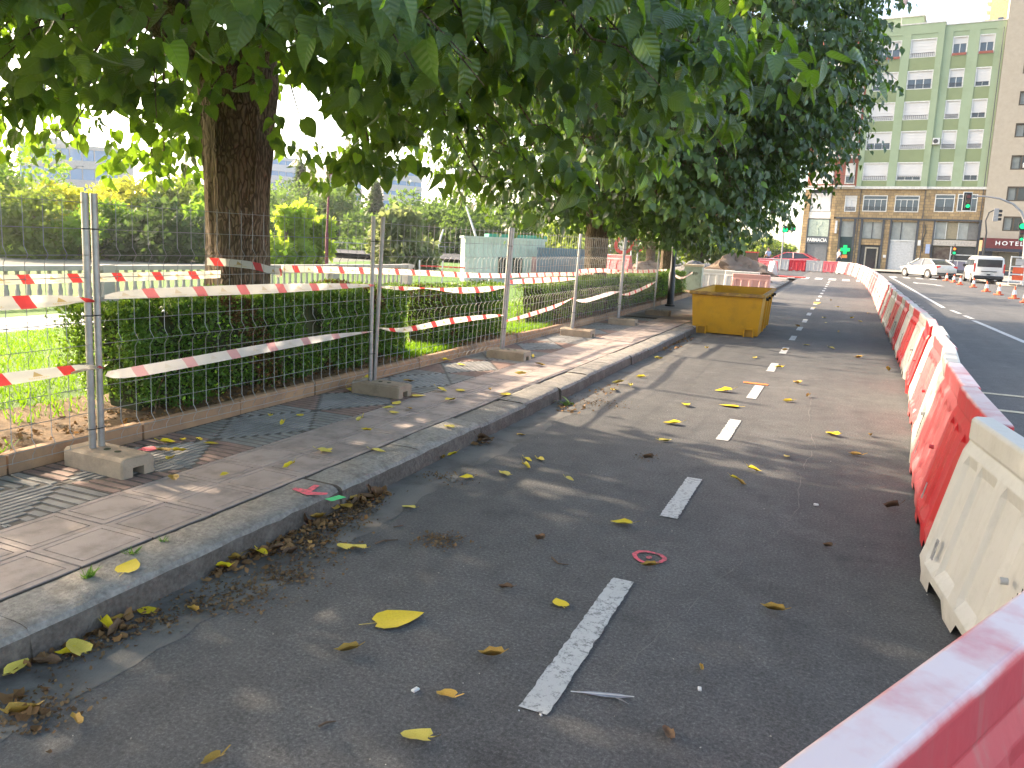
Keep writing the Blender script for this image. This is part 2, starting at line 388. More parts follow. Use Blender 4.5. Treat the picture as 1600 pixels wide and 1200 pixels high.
while y < 16.9:
    blk = j // 2; sy = 1 if j % 2 == 0 else -1
    for x, sx in ((-4.01, 1), (-4.41, -1)):
        key = 'r' if blk % 2 == 0 else 'g'
        obj('ribbed_slab', var[key, sx, sy], pave, (x, y, PAV + random.uniform(-.002, .001)), (random.uniform(-.003, .003), random.uniform(-.003, .003), random.uniform(-.004, .004)))
    y += .60; j += 1

# ---- kerb stones
kerb = strip('kerb', M_mortar, -3.06, -2.82, -5, 46, .03)
def kerb_mesh(L):
    b = MB(); prof = [(-2.752, -.04), (-2.757, .05), (-2.763, .108), (-2.778, .130), (-2.81, .139), (-2.865, .143), (-3.04, .146), (-3.065, .13), (-3.068, -.04)]
    n = 9; vs = []; fs = []; P = len(prof)
    for i in range(n+1):
        y = -L/2 + L*i/n; e = .004 if i in (0, n) else 0
        for (x, z) in prof: vs.append((x + random.uniform(-.006, .006) - (e if x > -2.8 else 0), y, z + random.uniform(-.004, .004) - (e*.7 if z > .1 else 0)))
    for i in range(n):
        for q in range(P-1): fs.append((i*P+q, i*P+q+1, (i+1)*P+q+1, (i+1)*P+q))
    fs.append(tuple(range(P))[::-1]); fs.append(tuple(n*P+q for q in range(P)))
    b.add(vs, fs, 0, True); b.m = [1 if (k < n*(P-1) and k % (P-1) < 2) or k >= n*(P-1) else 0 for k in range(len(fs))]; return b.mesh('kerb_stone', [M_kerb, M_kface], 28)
kv = [kerb_mesh(.999) for _ in range(4)]
for k in range(-2, 40):
    y = 2.84 + .5 + k; o = obj('kerb_stone', kv[k % 4], kerb, (random.uniform(-.012, .012), y, G(y) + random.uniform(-.006, .006)), (0, 0, random.uniform(-.006, .006)))
cb = MB(); n = 14; prv = None                                            # the rounded corner of the kerb
for i in range(n+1):
    a = math.pi/2*i/n; cx, cy = -6.0, 42.8; r = 3.24
    for q, (rr, z) in enumerate(((r, -.02), (r, .10), (r-.05, .14), (r-.3, .14))): cb.v.append((cx + rr*math.cos(a), cy + rr*math.sin(a), G(cy) + z + .02))
for i in range(n):
    for q in range(3): cb.f.append([i*4+q, i*4+q+1, (i+1)*4+q+1, (i+1)*4+q]); cb.m.append(0); cb.sm.append(True)
cb.build('kerb_corner', M_kerb, kerb)
c = at(480, 770, PAV); sheet('spray_mark', M_pink_paint, [(c.x-.10, c.y-.02), (c.x+.04, c.y-.06), (c.x+.14, c.y+.0), (c.x+.13, c.y+.035), (c.x+.03, c.y+.0), (c.x+.0, c.y+.12), (c.x-.04, c.y+.12), (c.x-.02, c.y+.02), (c.x-.10, c.y+.015)], PAV+.012, kerb, None, 'pink sprayed arrow on the kerb edge')
sheet('spray_mark', M_green_paint, [(c.x+.18, c.y-.07), (c.x+.24, c.y-.08), (c.x+.27, c.y+.02), (c.x+.21, c.y+.03)], PAV+.014, kerb, None, 'green sprayed dab on the kerb edge')

# ---- garden edging, soil, lawn
edging = strip('edging', M_mortar, -4.74, -4.66, -5, 27, PAV + .02)
eb = MB(); eb.cbox((0, 0, 0), (.085, .985, .16), bev=.012); em = eb.mesh('edging_stone', M_edge)
for k in range(-4, 28):
    y = .5 + k; obj('edging_stone', em, edging, (-4.69 + random.uniform(-.008, .008), y, G(y) + PAV + .035 + random.uniform(-.008, .008)), (random.uniform(-.006, .006), 0, random.uniform(-.008, .008)))
def lawn_z(x, y):
    t = max(0., min(1., (-x - 7.) / 7.)); return G(y) + .20 - .42*t + .025*math.sin(x*1.7+y*.9)*math.sin(y*1.3)
lx = [-4.7, -5.3, -6, -7, -8, -9.5, -11, -12.3]; ly = list(np.arange(-8, 31, 1.))
lb = MB()
for y in ly:
    for x in lx: lb.v.append((x, y, lawn_z(x, y) - (0 if x < -4.8 else .03)))
for j in range(len(ly)-1):
    for i in range(len(lx)-1): lb.f.append([j*len(lx)+i+1, j*len(lx)+i, (j+1)*len(lx)+i, (j+1)*len(lx)+i+1]); lb.m.append(1 if i < 2 else 0); lb.sm.append(True)
obj('lawn', lb.mesh('lawn', [M_lawn, M_soil]), kind='structure')
strip('garden_path', M_pale, -15.2, -12.2, -10, 40, -.24)
for k in range(26):
    y = 3 + k*.55; sheet('path_stripe', M_white_paint, [(-14.3, y), (-13.2, y+.35), (-13.2, y+.55), (-14.3, y+.2)], -.23, None)
strip('embankment', M_lawn, -30, -15.2, -10, 60, -.26)
strip('building_pavement', mat('far_kerb_paving', (.30, .28, .25), .85), -8, 40, 73.6, 84, .16)
cpoly = [(9.4, 57), (9.0, 60), (9.2, 70), (9.6, 73.6), (40, 73.6), (40, 57)]
sheet('corner_pavement', bpy.data.materials['far_kerb_paving'], cpoly, .15)
kb = MB(); ring = [(40, 57), (9.8, 57), (9.15, 58.2), (9.0, 60), (9.2, 70), (9.4, 73.4)]
for (x0, y0), (x1, y1) in zip(ring, ring[1:]):
    o = len(kb.v); kb.v += [(x0-.05, y0-.05, G(y0)), (x1-.05, y1-.05, G(y1)), (x1-.05, y1-.05, G(y1)+.16), (x0-.05, y0-.05, G(y0)+.16), (x1+.2, y1+.2, G(y1)+.165), (x0+.2, y0+.2, G(y0)+.165)]
    kb.f += [[o, o+1, o+2, o+3], [o+3, o+2, o+4, o+5]]; kb.m += [0, 0]; kb.sm += [False, False]
obj('corner_kerb', kb.mesh('corner_kerb', M_kerb), kind='structure')
# ------------------------------------------------------------------ leaf-like instances baked into one mesh
def nrm(a): return a / np.maximum(np.linalg.norm(a, axis=1, keepdims=True), 1e-9)
def frames(t, n):
    t = nrm(t); n = nrm(n - t*np.sum(t*n, 1, keepdims=True)); x = np.cross(t, n)
    return np.stack([x, t, n], axis=2)
def baked(name, bv, bf, pos, Rm, sc, mats, rnd=None, smooth=True, luv=False):
    bv = np.asarray(bv, float); N = len(pos); k = len(bv)
    sc = np.asarray(sc, float); sc = sc[:, None, None] if sc.ndim == 1 else sc[:, None, :]
    V = np.einsum('nij,nkj->nki', Rm, bv[None]*sc) + pos[:, None, :]
    me = bpy.data.meshes.new(name); me.vertices.add(N*k); me.vertices.foreach_set('co', V.astype(np.float32).ravel())
    lens = np.array([len(f) for f in bf]); flat = np.concatenate([np.array(f) for f in bf])
    F = (flat[None] + (np.arange(N)*k)[:, None]).ravel().astype(np.int32)
    L = np.tile(lens, N); st = np.concatenate([[0], np.cumsum(L)[:-1]]).astype(np.int32)
    me.loops.add(len(F)); me.loops.foreach_set('vertex_index', F)
    me.polygons.add(len(L)); me.polygons.foreach_set('loop_start', st)
    me.polygons.foreach_set('use_smooth', np.full(len(L), smooth))
    a = me.attributes.new('rnd', 'FLOAT', 'POINT'); rr = rng.random(N) if rnd is None else rnd
    a.data.foreach_set('value', np.repeat(rr, k).astype(np.float32))
    if luv: a = me.attributes.new('luv', 'FLOAT_VECTOR', 'POINT'); a.data.foreach_set('vector', np.tile(bv, (N, 1)).astype(np.float32).ravel())
    for m in (mats if isinstance(mats, list) else [mats]): me.materials.append(m)
    me.update(calc_edges=True); return me
def rdir(N): return nrm(rng.normal(size=(N, 3)))

# ------------------------------------------------------------------ hedges
M_hedge = leaf_mat('hedge_leaf', (.042, .096, .016), (.078, .155, .024), (.22, .36, .025), .32, .42, .4)
M_hedgedry = leaf_mat('hedge_dry_leaf', (.06, .035, .015), (.10, .06, .025), (.2, .12, .04), .2, .7, .2)
M_twig = mat('twig_bark', (.13, .085, .055), .9, (.07, .045, .03), 20)
M_core = mat('painted_inner_shade', (.034, .05, .016), .95, (.045, .038, .018), 14, bmp=1., bscale=30)  # dark tone painted as shade inside the hedges and the foot holes
HL = ([(0, 0, 0), (.34, .45, .10), (0, 1, 0), (-.34, .45, .10), (0, .5, -.02)], [(0, 1, 4), (1, 2, 4), (2, 3, 4), (3, 0, 4)])
def hedge(label, x0, x1, y0, y1, h, N, size=.034, bul=.07, dry=.1, group='clipped hedges along the pavement', ragged=0.):
    cx, cy = (x0+x1)/2, (y0+y1)/2; zb = G(cy) + .17
    t = thing('hedge', label, 'hedge', (cx, cy, zb), 0, group)
    hx, hy = (x1-x0)/2, (y1-y0)/2
    u = rng.uniform(-1, 1, (N, 3)); ar = np.array([hy*h*2, hx*h*2, hx*hy*4*.9]); ar[0] *= 1.; fa = rng.choice(3, N, p=ar/ar.sum())
    p = np.stack([u[:, 0]*hx, u[:, 1]*hy, (u[:, 2]+1)/2*h], 1); nr = np.zeros((N, 3))
    s = np.where(rng.random(N) < .62, 1., -1.)
    depth = np.abs(rng.normal(0, .045, N))
    for a, lim in ((0, hx), (1, hy)):
        q = fa == a; p[q, a] = (s*(lim - depth))[q]; nr[q, a] = s[q]
    q = fa == 2; p[q, 2] = h - depth[q]; nr[q, 2] = 1
    nz = (np.sin(p[:, 1]*3.1+1)*np.cos(p[:, 2]*4.3+p[:, 0]*2) + .6*np.sin(p[:, 1]*7.7+p[:, 2]*6.1) + .4*np.sin(p[:, 0]*9+p[:, 1]*13))
    p += nr*(bul*nz*.5)[:, None] + rng.normal(0, .012, (N, 3))
    p[:, 0] *= 1 - .10*np.clip((.28 - p[:, 2])/.28, 0, 1)
    keep = (p[:, 2] > .02 + .06*np.sin(p[:, 1]*5.3) + .08*rng.random(N)) & (nz > -1.15)
    hole = (np.sin(p[:, 1]*2.3+4)*np.sin(p[:, 2]*5+p[:, 1]) > .82) & (fa != 2); keep &= ~(hole & (rng.random(N) < .55))
    p, nr = p[keep], nr[keep]; n = len(p)
    if ragged:
        m = int(n*.10); pp = p[:m].copy(); pp[:, 1] = -hy - np.abs(rng.normal(0, ragged, m)); pp[:, 2] = np.clip(pp[:, 2], .35, h*.95); p[:m] = pp
    td = nr*.6 + rdir(n)*.8 + np.array([0, 0, .45]); nd = nr*.7 + rdir(n)*.7 + np.array([0, 0, .3])
    Rm = frames(td, nd); sc = size*rng.uniform(.7, 1.35, n); isd = (np.sin(p[:, 1]*1.9)*np.sin(p[:, 1]*4.1+p[:, 2]*3) > .55) & (rng.random(n) < dry*4)
    obj('foliage', baked('foliage', *HL, p[~isd], Rm[~isd], sc[~isd], M_hedge), t, kind='stuff')
    if isd.sum() > 10: obj('dry_foliage', baked('dry_foliage', *HL, p[isd], Rm[isd], sc[isd], M_hedgedry), t, kind='stuff')
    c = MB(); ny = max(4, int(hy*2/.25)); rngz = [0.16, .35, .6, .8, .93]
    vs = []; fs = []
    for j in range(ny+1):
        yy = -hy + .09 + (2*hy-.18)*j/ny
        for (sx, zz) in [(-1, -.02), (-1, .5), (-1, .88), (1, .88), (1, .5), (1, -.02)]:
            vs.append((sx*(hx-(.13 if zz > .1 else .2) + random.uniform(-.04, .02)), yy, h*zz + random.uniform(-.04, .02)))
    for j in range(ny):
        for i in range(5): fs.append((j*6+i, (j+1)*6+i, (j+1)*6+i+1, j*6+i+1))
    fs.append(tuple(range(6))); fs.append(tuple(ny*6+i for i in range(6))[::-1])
    c.add(vs, fs); o = c.build('light_block_core', M_core, t);  # solid dark core added so that no light passes through the hedge
    b = MB()
    for k in range(int(hy*2*16)):
        x, y = random.uniform(-hx*.8, hx*.9), random.uniform(-hy, hy); L = random.uniform(.2, .6)
        b.tube([(x, y, -.03), (x+random.uniform(-.05, .05), y+random.uniform(-.06, .06), L*.5), (x+random.uniform(-.12, .12), y+random.uniform(-.15, .15), L)], [.008, .006, .003], 4, False)
    obj('stems', b.mesh('stems', M_twig), t, kind='stuff'); return t
hedge('long clipped hedge nearest the camera, behind the first fence panels and below the big trunk', -5.75, -5.02, 4.35, 8.35, .90, 56000, ragged=.10, dry=.16)
hedge('short clipped hedge standing alone between two gaps behind the middle fence panel', -5.7, -5.0, 9.15, 11.3, .82, 26000, dry=.1)
hedge('far clipped hedge running behind the dark pole up to the green cabinet', -5.65, -5.0, 13.1, 26.3, .78, 42000, size=.04, dry=.06)
bush_y = 15.6

# ------------------------------------------------------------------ grass, dry litter
M_grass = leaf_mat('grass_blade', (.065, .16, .008), (.10, .20, .012), (.26, .46, .012), .38, .5, .3)
GB = ([(-.06, 0, 0), (.06, 0, 0), (.045, .6, .06), (0, 1, .22), (-.045, .6, .06)], [(0, 1, 2, 4), (4, 2, 3)])
def grass(N, fx, size, name='grass', m=M_grass):
    xy = fx(N); p = np.array([(x, y, lawn_z(x, y) - .005) for x, y in xy]); n = len(p)
    td = np.array([0, 0, 1.]) + rng.normal(0, .42, (n, 3))*np.array([1, 1, .2]); Rm = frames(td, rdir(n))
    return obj(name, baked(name, *GB, p, Rm, np.stack([np.full(n, .16)*.6, size*rng.uniform(.5, 1.3, n), np.full(n, .1)], 1), m), kind='stuff')
def gxy(N):
    y = rng.uniform(1., 18., N); x = -5.5 - rng.random(N)**1.3*6.6
    dens = np.sin(x*2.1+y*1.3)*np.sin(y*2.7-x); k = (rng.random(N) < np.where(x > -6.2, .35 + .3*dens, 1.)) 
    return np.stack([x, y], 1)[k]
grass(52000, gxy, .075)
def gxy2(N):
    c = np.array([(-5.3, 8.8), (-5.1, 8.6), (-5.25, 11.7), (-5.0, 2.55), (-5.2, 12.6), (-4.95, 8.9), (-5.3, 12.1)]); i = rng.integers(0, len(c), N)
    q = c[i] + rng.normal(0, .27, (N, 2)); return q[(q[:, 0] < -4.82)]
grass(9000, gxy2, .085, 'weeds')
M_litter = leaf_mat('brown_litter', (.11, .058, .026), (.23, .13, .055), (.3, .17, .05), .15, .75, .2)
CR = ([(0, -.1, 0), (.38, .2, .25), (.22, .7, .05), (0, 1, .3), (-.3, .65, .22), (-.36, .2, -.02), (0, .45, .02)], [(0, 1, 6), (1, 2, 6), (2, 3, 6), (3, 4, 6), (4, 5, 6), (5, 0, 6)])
def litter(name, pts, zf, sc, m=M_litter, label=None):
    n = len(pts); p = np.array([(x, y, zf(x, y)) for x, y in pts]); td = rdir(n)*np.array([1, 1, .35]); nd = np.array([0, 0, 1.]) + rdir(n)*.55
    o = obj(name, baked(name, *CR, p, frames(td, nd), sc*rng.uniform(.5, 1.25, n), m), kind='stuff')
    if label: o['label'] = label
    return o
def sxy(N):
    y = rng.uniform(1, 26, N); x = rng.normal(-4.95, .22, N); k = (x < -4.78) & (x > -5.9); return np.stack([x, y], 1)[k]
litter('dry_leaf_litter', sxy(3400), lambda x, y: lawn_z(x, y)+.01, .045)
def pile(spots):
    out = []
    for px, py, n, sx, sy in spots:
        c = at(px, py); n = int(n*1.7); out.append(np.array([c.x, c.y]) + rng.normal(0, 1, (n, 2))*np.array([sx, sy]))
    q = np.concatenate(out); q[:, 0] = np.maximum(q[:, 0], -2.735); return q
litter('gutter_leaf_litter', pile([(175, 985, 26, .045, .10), (60, 1035, 10, .04, .05), (360, 885, 24, .05, .08), (420, 862, 34, .05, .09), (470, 850, 22, .1, .09), (560, 785, 40, .05, .13), (500, 825, 26, .07, .10), (588, 775, 22, .04, .06), (745, 690, 12, .05, .08), (350, 890, 10, .1, .05), (40, 1115, 14, .05, .05), (895, 640, 14, .08, .15), (940, 612, 10, .06, .2), (1060, 535, 40, .10, .5), (1040, 543, 24, .12, .4)]), lambda x, y: G(y)+.012, .046)
M_crumb = leaf_mat('crumbled_debris', (.09, .055, .03), (.16, .10, .05), (.1, .06, .03), .0, .9, .1)
litter('crumbled_debris', pile([(470, 852, 420, .14, .13), (520, 815, 300, .10, .13), (690, 845, 110, .07, .06), (450, 900, 160, .09, .06), (380, 925, 160, .12, .08), (690, 745, 60, .1, .08), (560, 795, 240, .06, .14), (250, 970, 90, .06, .08), (160, 1000, 160, .07, .13), (930, 630, 120, .18, .15), (1010, 715, 20, .05, .06), (60, 1115, 120, .08, .08), (330, 945, 100, .1, .05)]), lambda x, y: G(y)+.006, .017, M_crumb)
q = np.stack([rng.uniform(-2.73, 1.2, 420), .9 + rng.random(420)**1.6*14], 1)
litter('road_grit', q, lambda x, y: G(y)+.003, .008, leaf_mat('pale_grit', (.22, .20, .17), (.33, .30, .25), (.3, .3, .3), .0, .9, .2))

# ------------------------------------------------------------------ fence panels on concrete feet
M_galv = mat('galvanised_steel', (.36, .35, .34), .42, (.26, .255, .25), 14, metal=.75, bmp=.05, objvar=.15)
M_wire = mat('fence_wire', (.34, .33, .31), .5, (.25, .24, .23), 9, metal=.5)
M_foot = mat('foot_concrete', (.35, .27, .19), .9, (.26, .20, .145), 6, bmp=.5, bscale=80, dirt=(.14, .11, .08), dscale=7, damt=.5, objvar=.25)
M_black = mat('black_plastic', (.02, .02, .021), .5)
PY = [.36, 3.38, 6.38, 9.37, 12.5, 15.05, 17.85]; PX = [-4.40, -4.345, -4.245, -4.18, -4.27, -4.17, -4.10]
LEAN = [.0, .0, .04, .045, .03, .03, .03]
def vkink(z):
    o = 0
    for zk in (.22, .80, 1.36):
        o += max(0, 1 - abs(z-zk)/.05)*.035
    return o
PLAB = ['galvanised mesh fence panel cut by the left edge of the picture', 'galvanised mesh fence panel in front of the long hedge and big trunk', 'galvanised mesh fence panel second from the big trunk, before the gap in the hedges',
        'galvanised mesh fence panel in front of the bare strip of lawn', 'galvanised mesh fence panel below the second trunk', 'last galvanised mesh fence panel, next to the dark pole']
for i in range(6):
    p0, p1 = Vector((PX[i], PY[i])), Vector((PX[i+1], PY[i+1])); L = (p1-p0).length; rz = math.atan2(-(p1-p0).x, (p1-p0).y)
    zb = G(p0.y) + PAV
    t = thing('fence_panel', PLAB[i], 'fence', (p0.x, p0.y, zb), rz, 'mesh fence panels along the pavement')
    t.rotation_euler = (0, LEAN[i], rz)
    for yy in (.031, L-.031):
        b = MB(); b.tube([(0, yy, .05), (0, yy, 1.74)], .0215, 10); b.build('post', M_galv, t)
    b = MB(); ny = 24
    for k in range(1, ny):
        y = .06 + (L-.12)*k/ny; zs = [.22, .17, .27]; pts = []
        for z in sorted([.14, .17, .22, .27, .75, .80, .85, 1.31, 1.36, 1.41, 1.70]): pts.append((vkink(z), y + random.uniform(-.002, .002), z))
        b.tube(pts, .0023, 4, False)
    for z in (.15, .22, .36, .52, .68, .80, .94, 1.08, 1.22, 1.36, 1.52, 1.68):
        pts = [(vkink(z)+.004, .04 + (L-.08)*q/6, z - .004*math.sin(q/6*math.pi)) for q in range(7)]; b.tube(pts, .0023, 4, False)
    o = b.build('wire_mesh', M_wire, t); o['kind'] = 'stuff'
for i in range(1, 7):
    for z in ((.25, .98, 1.52) if i == 1 else (.4, 1.5)):
        t2 = [o for o in COL.objects if o.name.startswith('fence_panel') and o.parent is None][i-1]
        Lx = (Vector((PX[i], PY[i])) - Vector((PX[i-1], PY[i-1]))).length
        b = MB(); n = 10; pts = [(.026*math.cos(2*math.pi*k/n), .0 + .064*math.sin(2*math.pi*k/n), 0) for k in range(n+1)]; b.tube(pts, .0035, 5, False)
        o = b.build('cable_tie', M_black, t2); o.location = (0, Lx, z)
FLAB = ['concrete fence foot nearest the camera, at the left picture edge', 'sandy concrete fence foot in front of the long hedge with a notch in its end', 'concrete fence foot under the second pair of posts, yellow leaves heaped at its back',
        'concrete fence foot beside the sunlit slabs', 'concrete fence foot under the posts in front of the second trunk', 'concrete fence foot second from the far end of the fence', 'farthest concrete fence foot, beside the dark pole']
for i in range(1, 7):
    L, w, h, nw, nh = .56, .23, .125, .085, .06; e = .018
    prof = [(-w/2, 0), (-nw/2, 0), (-nw/2, nh), (nw/2, nh), (nw/2, 0), (w/2, 0), (w/2, h-e), (w/2-e, h), (-w/2+e, h), (-w/2, h-e)]
    x0, x1 = -.17, L-.17; b = MB(); n = len(prof); vs = []
    for x, k in ((x0, .95), (x0+.012, 1), (x1-.015, 1), (x1, .95)): vs += [(x, a*k, z*(k if z > .07 else 1)) for a, z in prof]
    fs = [(s*n+q, s*n+(q+1) % n, (s+1)*n+(q+1) % n, (s+1)*n+q) for s in range(3) for q in range(n)] + [tuple(range(n))[::-1], tuple(3*n+q for q in range(n))]
    b.add(vs, fs)
    t = thing('concrete_foot', FLAB[i], 'fence foot', (PX[i], PY[i], G(PY[i]) + PAV), random.uniform(-.12, .02) + (.06 if i == 1 else 0), 'concrete feet of the mesh fence')
    b.build('block', M_foot, t)
    for hx in (.1, .2):
        hb = MB(); hb.cyl((hx, 0, h+.0012), .021, .0024, 12); hb.build('painted_hole_shade', M_core, t)  # flat disc, the dark of an open hole painted on the block

# ------------------------------------------------------------------ warning tape
def tape_mat(name, red, base, fade):
    m, nt, b = new_mat(name); uv = _n(nt, 'ShaderNodeUVMap'); sp = _n(nt, 'ShaderNodeSeparateXYZ'); nt.links.new(uv.outputs[0], sp.inputs[0])
    u, v = sp.outputs[0], sp.outputs[1]
    f = math_(nt, 'FRACT', math_(nt, 'ADD', math_(nt, 'DIVIDE', u, .42), math_(nt, 'MULTIPLY', v, .13)))
    s = math_(nt, 'MULTIPLY', math_(nt, 'GREATER_THAN', f, .02), math_(nt, 'LESS_THAN', f, .25))
    dx = math_(nt, 'ABSOLUTE', math_(nt, 'SUBTRACT', f, .66)); dv = math_(nt, 'SUBTRACT', v, .2)
    tri = math_(nt, 'MULTIPLY', math_(nt, 'LESS_THAN', math_(nt, 'ADD', math_(nt, 'MULTIPLY', dx, 6.), dv), .62), math_(nt, 'GREATER_THAN', v, .36))
    tx = math_(nt, 'MULTIPLY', math_(nt, 'LESS_THAN', math_(nt, 'ABSOLUTE', math_(nt, 'SUBTRACT', v, .23)), .07), math_(nt, 'LESS_THAN', dx, .15))
    tx = math_(nt, 'MULTIPLY', tx, math_(nt, 'GREATER_THAN', math_(nt, 'FRACT', math_(nt, 'MULTIPLY', u, 95.)), .45))
    c = mix(nt, s, base, red); c = mix(nt, math_(nt, 'MULTIPLY', tri, fade), c, (.42, .27, .05)); c = mix(nt, math_(nt, 'MULTIPLY', tx, fade), c, (.55, .42, .16))
    nt.links.new(c, b.inputs['Base Color']); b.inputs['Roughness'].default_value = .38; b.inputs['Specular IOR Level'].default_value = .4
    t = _n(nt, 'ShaderNodeBsdfTranslucent'); nt.links.new(c, t.inputs[0]); mx = _n(nt, 'ShaderNodeMixShader'); mx.inputs[0].default_value = .45
    nt.links.new(b.outputs[0], mx.inputs[1]); nt.links.new(t.outputs[0], mx.inputs[2]); nt.links.new(mx.outputs[0], nt.nodes['Material Output'].inputs['Surface']); return m
M_tape = tape_mat('warning_tape', (.58, .05, .05), (.62, .585, .52), .8)
M_tapef = tape_mat('warning_tape_back', (.60, .34, .35), (.62, .59, .565), .15)
def tape(label, pts, W=.078, m=None, u0=0., group='red and white warning tapes', name='warning_tape'):
    # pts: (x, y, z, width factor, twist in degrees)
    m = m or M_tape; P = [np.array(p, float) for p in pts]; sam = []
    for i in range(len(P)-1):
        a, b = P[i], P[i+1]; p_, n_ = P[max(i-1, 0)], P[min(i+2, len(P)-1)]; k = max(3, int(np.linalg.norm(b[:3]-a[:3])/.06))
        for j in range(k):
            t = j/k; t2, t3 = t*t, t*t*t; m0, m1 = (b-p_)/2, (n_-a)/2
            q = (2*t3-3*t2+1)*a + (t3-2*t2+t)*m0 + (-2*t3+3*t2)*b + (t3-t2)*m1; q[3] = a[3]+(b[3]-a[3])*t; sam.append(q)
    sam.append(P[-1]); sam = np.array(sam); K = len(sam); vs = []; uu = []; d = u0
    for i in range(K):
        tg = Vector(sam[min(i+1, K-1), :3] - sam[max(i-1, 0), :3]).normalized(); up = Vector((0, 0, 1)); up = (up - tg*up.dot(tg)).normalized()
        up = Matrix.Rotation(R(sam[i, 4]), 3, tg) @ up; c = Vector(sam[i, :3]); w = W*sam[i, 3]
        if i: d += float(np.linalg.norm(sam[i, :3]-sam[i-1, :3]))
        side = tg.cross(up)*.005*math.sin(d*9+u0*5)
        vs += [c - up*w/2, c + side, c + up*w/2]; uu += [(d, 0), (d, .5), (d, 1)]
    fs = [(3*i+s, 3*i+3+s, 3*i+4+s, 3*i+1+s) for i in range(K-1) for s in (0, 1)]
    me = MB().add(vs, fs, 0, True).mesh(name, m, 180); ul = me.uv_layers.new(name='uv')
    li = np.empty(len(me.loops), np.int32); me.loops.foreach_get('vertex_index', li); ul.data.foreach_set('uv', np.array(uu, np.float32)[li].ravel())
    o = obj(name, me); return tag(o, label, 'tape', group)
def fx(i): return PX[i]
x_ = [p + .03 for p in PX]
tape('upper tape on the fence panel cut by the left picture edge', [(x_[0]+.02, .5, 1.24, 1.1, 0), (x_[0]+.04, 1.6, 1.235, 1.15, 4), (x_[1]+.01, 2.95, 1.23, 1.0, 3), (x_[1], 3.27, 1.225, .45, 20), (x_[1]+.012, 3.36, 1.21, .3, 60)], u0=.13)
tape('lower tape on the fence panel cut by the left picture edge', [(x_[0]+.02, .5, .83, 1.1, 0), (x_[0]+.04, 1.6, .81, 1.1, -3), (x_[1]+.01, 2.95, .80, .9, 0), (x_[1], 3.27, .80, .55, 20), (x_[1]+.012, 3.37, .79, .75, 80)], u0=.30)
tape('upper tape across the long hedge and the big trunk', [(x_[1], 3.44, 1.235, .35, 20), (x_[1]+.012, 3.75, 1.245, .85, 5), (x_[1]+.05, 4.9, 1.235, 1., 0), (x_[2]-.03, 5.8, 1.225, .7, 10), (x_[2]-.0, 6.33, 1.215, .3, 40)], m=tape_mat('warning_tape_pale', (.60, .17, .18), (.63, .60, .56), .4), u0=.1)
tape('lower nearly white tape across the long hedge', [(x_[1], 3.44, .74, .5, 30), (x_[1]+.012, 3.7, .725, 1., 4), (x_[1]+.05, 4.9, .755, .95, 0), (x_[2]-.04, 5.7, .765, .75, 8), (x_[2]-.0, 6.33, .765, .15, 50)], m=M_tapef, u0=.2)
tape('upper tape sagging on the second fence panel past the trunk', [(x_[2], 6.44, 1.20, .3, 30), (x_[2], 6.9, 1.165, .6, 20), (x_[2]+.01, 7.35, 1.15, .3, 60), (x_[3]-.03, 8.1, 1.10, .9, 5), (x_[3]-.01, 8.8, 1.09, .9, -5), (x_[3], 9.33, 1.10, .4, 30)], u0=.05)
tape('lower tape rising before the gap between the hedges', [(x_[2], 6.44, .79, .15, 40), (x_[2]+.02, 6.9, .735, .7, 10), (x_[2]+.03, 7.9, .75, .9, 0), (x_[3]-.01, 8.9, .735, .65, 10), (x_[3], 9.33, .72, .12, 50)], u0=.22)
tape('upper tape from the third pair of posts to the second trunk', [(x_[3], 9.42, 1.16, .6, 10), (x_[3]-.02, 10.4, 1.15, 1.0, 0), (x_[4], 11.7, 1.13, .95, 0), (x_[4]+.005, 12.45, 1.12, .35, 30)], u0=.33)
tape('lower tape with a long twist over the bare strip of lawn', [(x_[3], 9.42, .64, .4, 30), (x_[3]-.02, 10.3, .66, .8, 0), (x_[4]-.02, 11.6, .70, .8, 5), (x_[4], 12.45, .80, .3, 50)], u0=.02)
tape('upper tape behind the fourth pair of posts', [(x_[4], 12.55, 1.24, .9, 0), (x_[4]+.02, 13.7, 1.24, 1., 0), (x_[5], 15.0, 1.21, .5, 20)], u0=.3)
tape('lower pale tape across the near end of the far hedge', [(x_[4], 12.55, .75, .2, 40), (x_[4]+.02, 13.1, .72, .95, 0), (x_[5]-.02, 14.3, .79, .95, 0), (x_[5], 15.0, .80, .15, 50)], m=M_tapef, u0=.05)
tape('upper tape at the far end of the fence', [(x_[5], 15.1, 1.22, .8, 10), (x_[5], 16.5, 1.18, 1., 0), (x_[6], 17.8, 1.17, .8, 0)], u0=.1)
tape('lower tape across the middle of the far hedge', [(x_[5], 15.1, .74, .2, 30), (x_[5], 15.8, .73, .9, 0), (x_[6]-.02, 17.0, .84, .9, 0), (x_[6], 17.8, .93, .4, 30)], u0=.25)
tape('loose tape end knotted at the first pair of posts', [(x_[1]+.02, 3.40, .79, .5, 60), (x_[1]+.05, 3.33, .795, .7, 100), (x_[1]+.07, 3.22, .80, .8, 120), (x_[1]+.06, 3.15, .79, .2, 140)], u0=.02)
tape('tape stretched from the left picture edge to the big trunk', [(-6.05, 1.2, 1.24, 1., 0), (-5.98, 3.9, 1.23, 1., 2), (-5.93, 5.9, 1.23, 1., 0), (-5.80, 6.2, 1.26, 1., 0)], u0=.1)
tape('tape wrapped aslant round the big trunk', [(-6.0, 5.98, 1.36, 1., 0), (-5.80, 6.08, 1.355, 1., 0), (-5.655, 6.28, 1.33, 1., 0), (-5.61, 6.5, 1.28, 1., 0), (-5.70, 6.76, 1.25, 1., 0), (-5.9, 6.9, 1.22, 1, 0)], u0=.35)
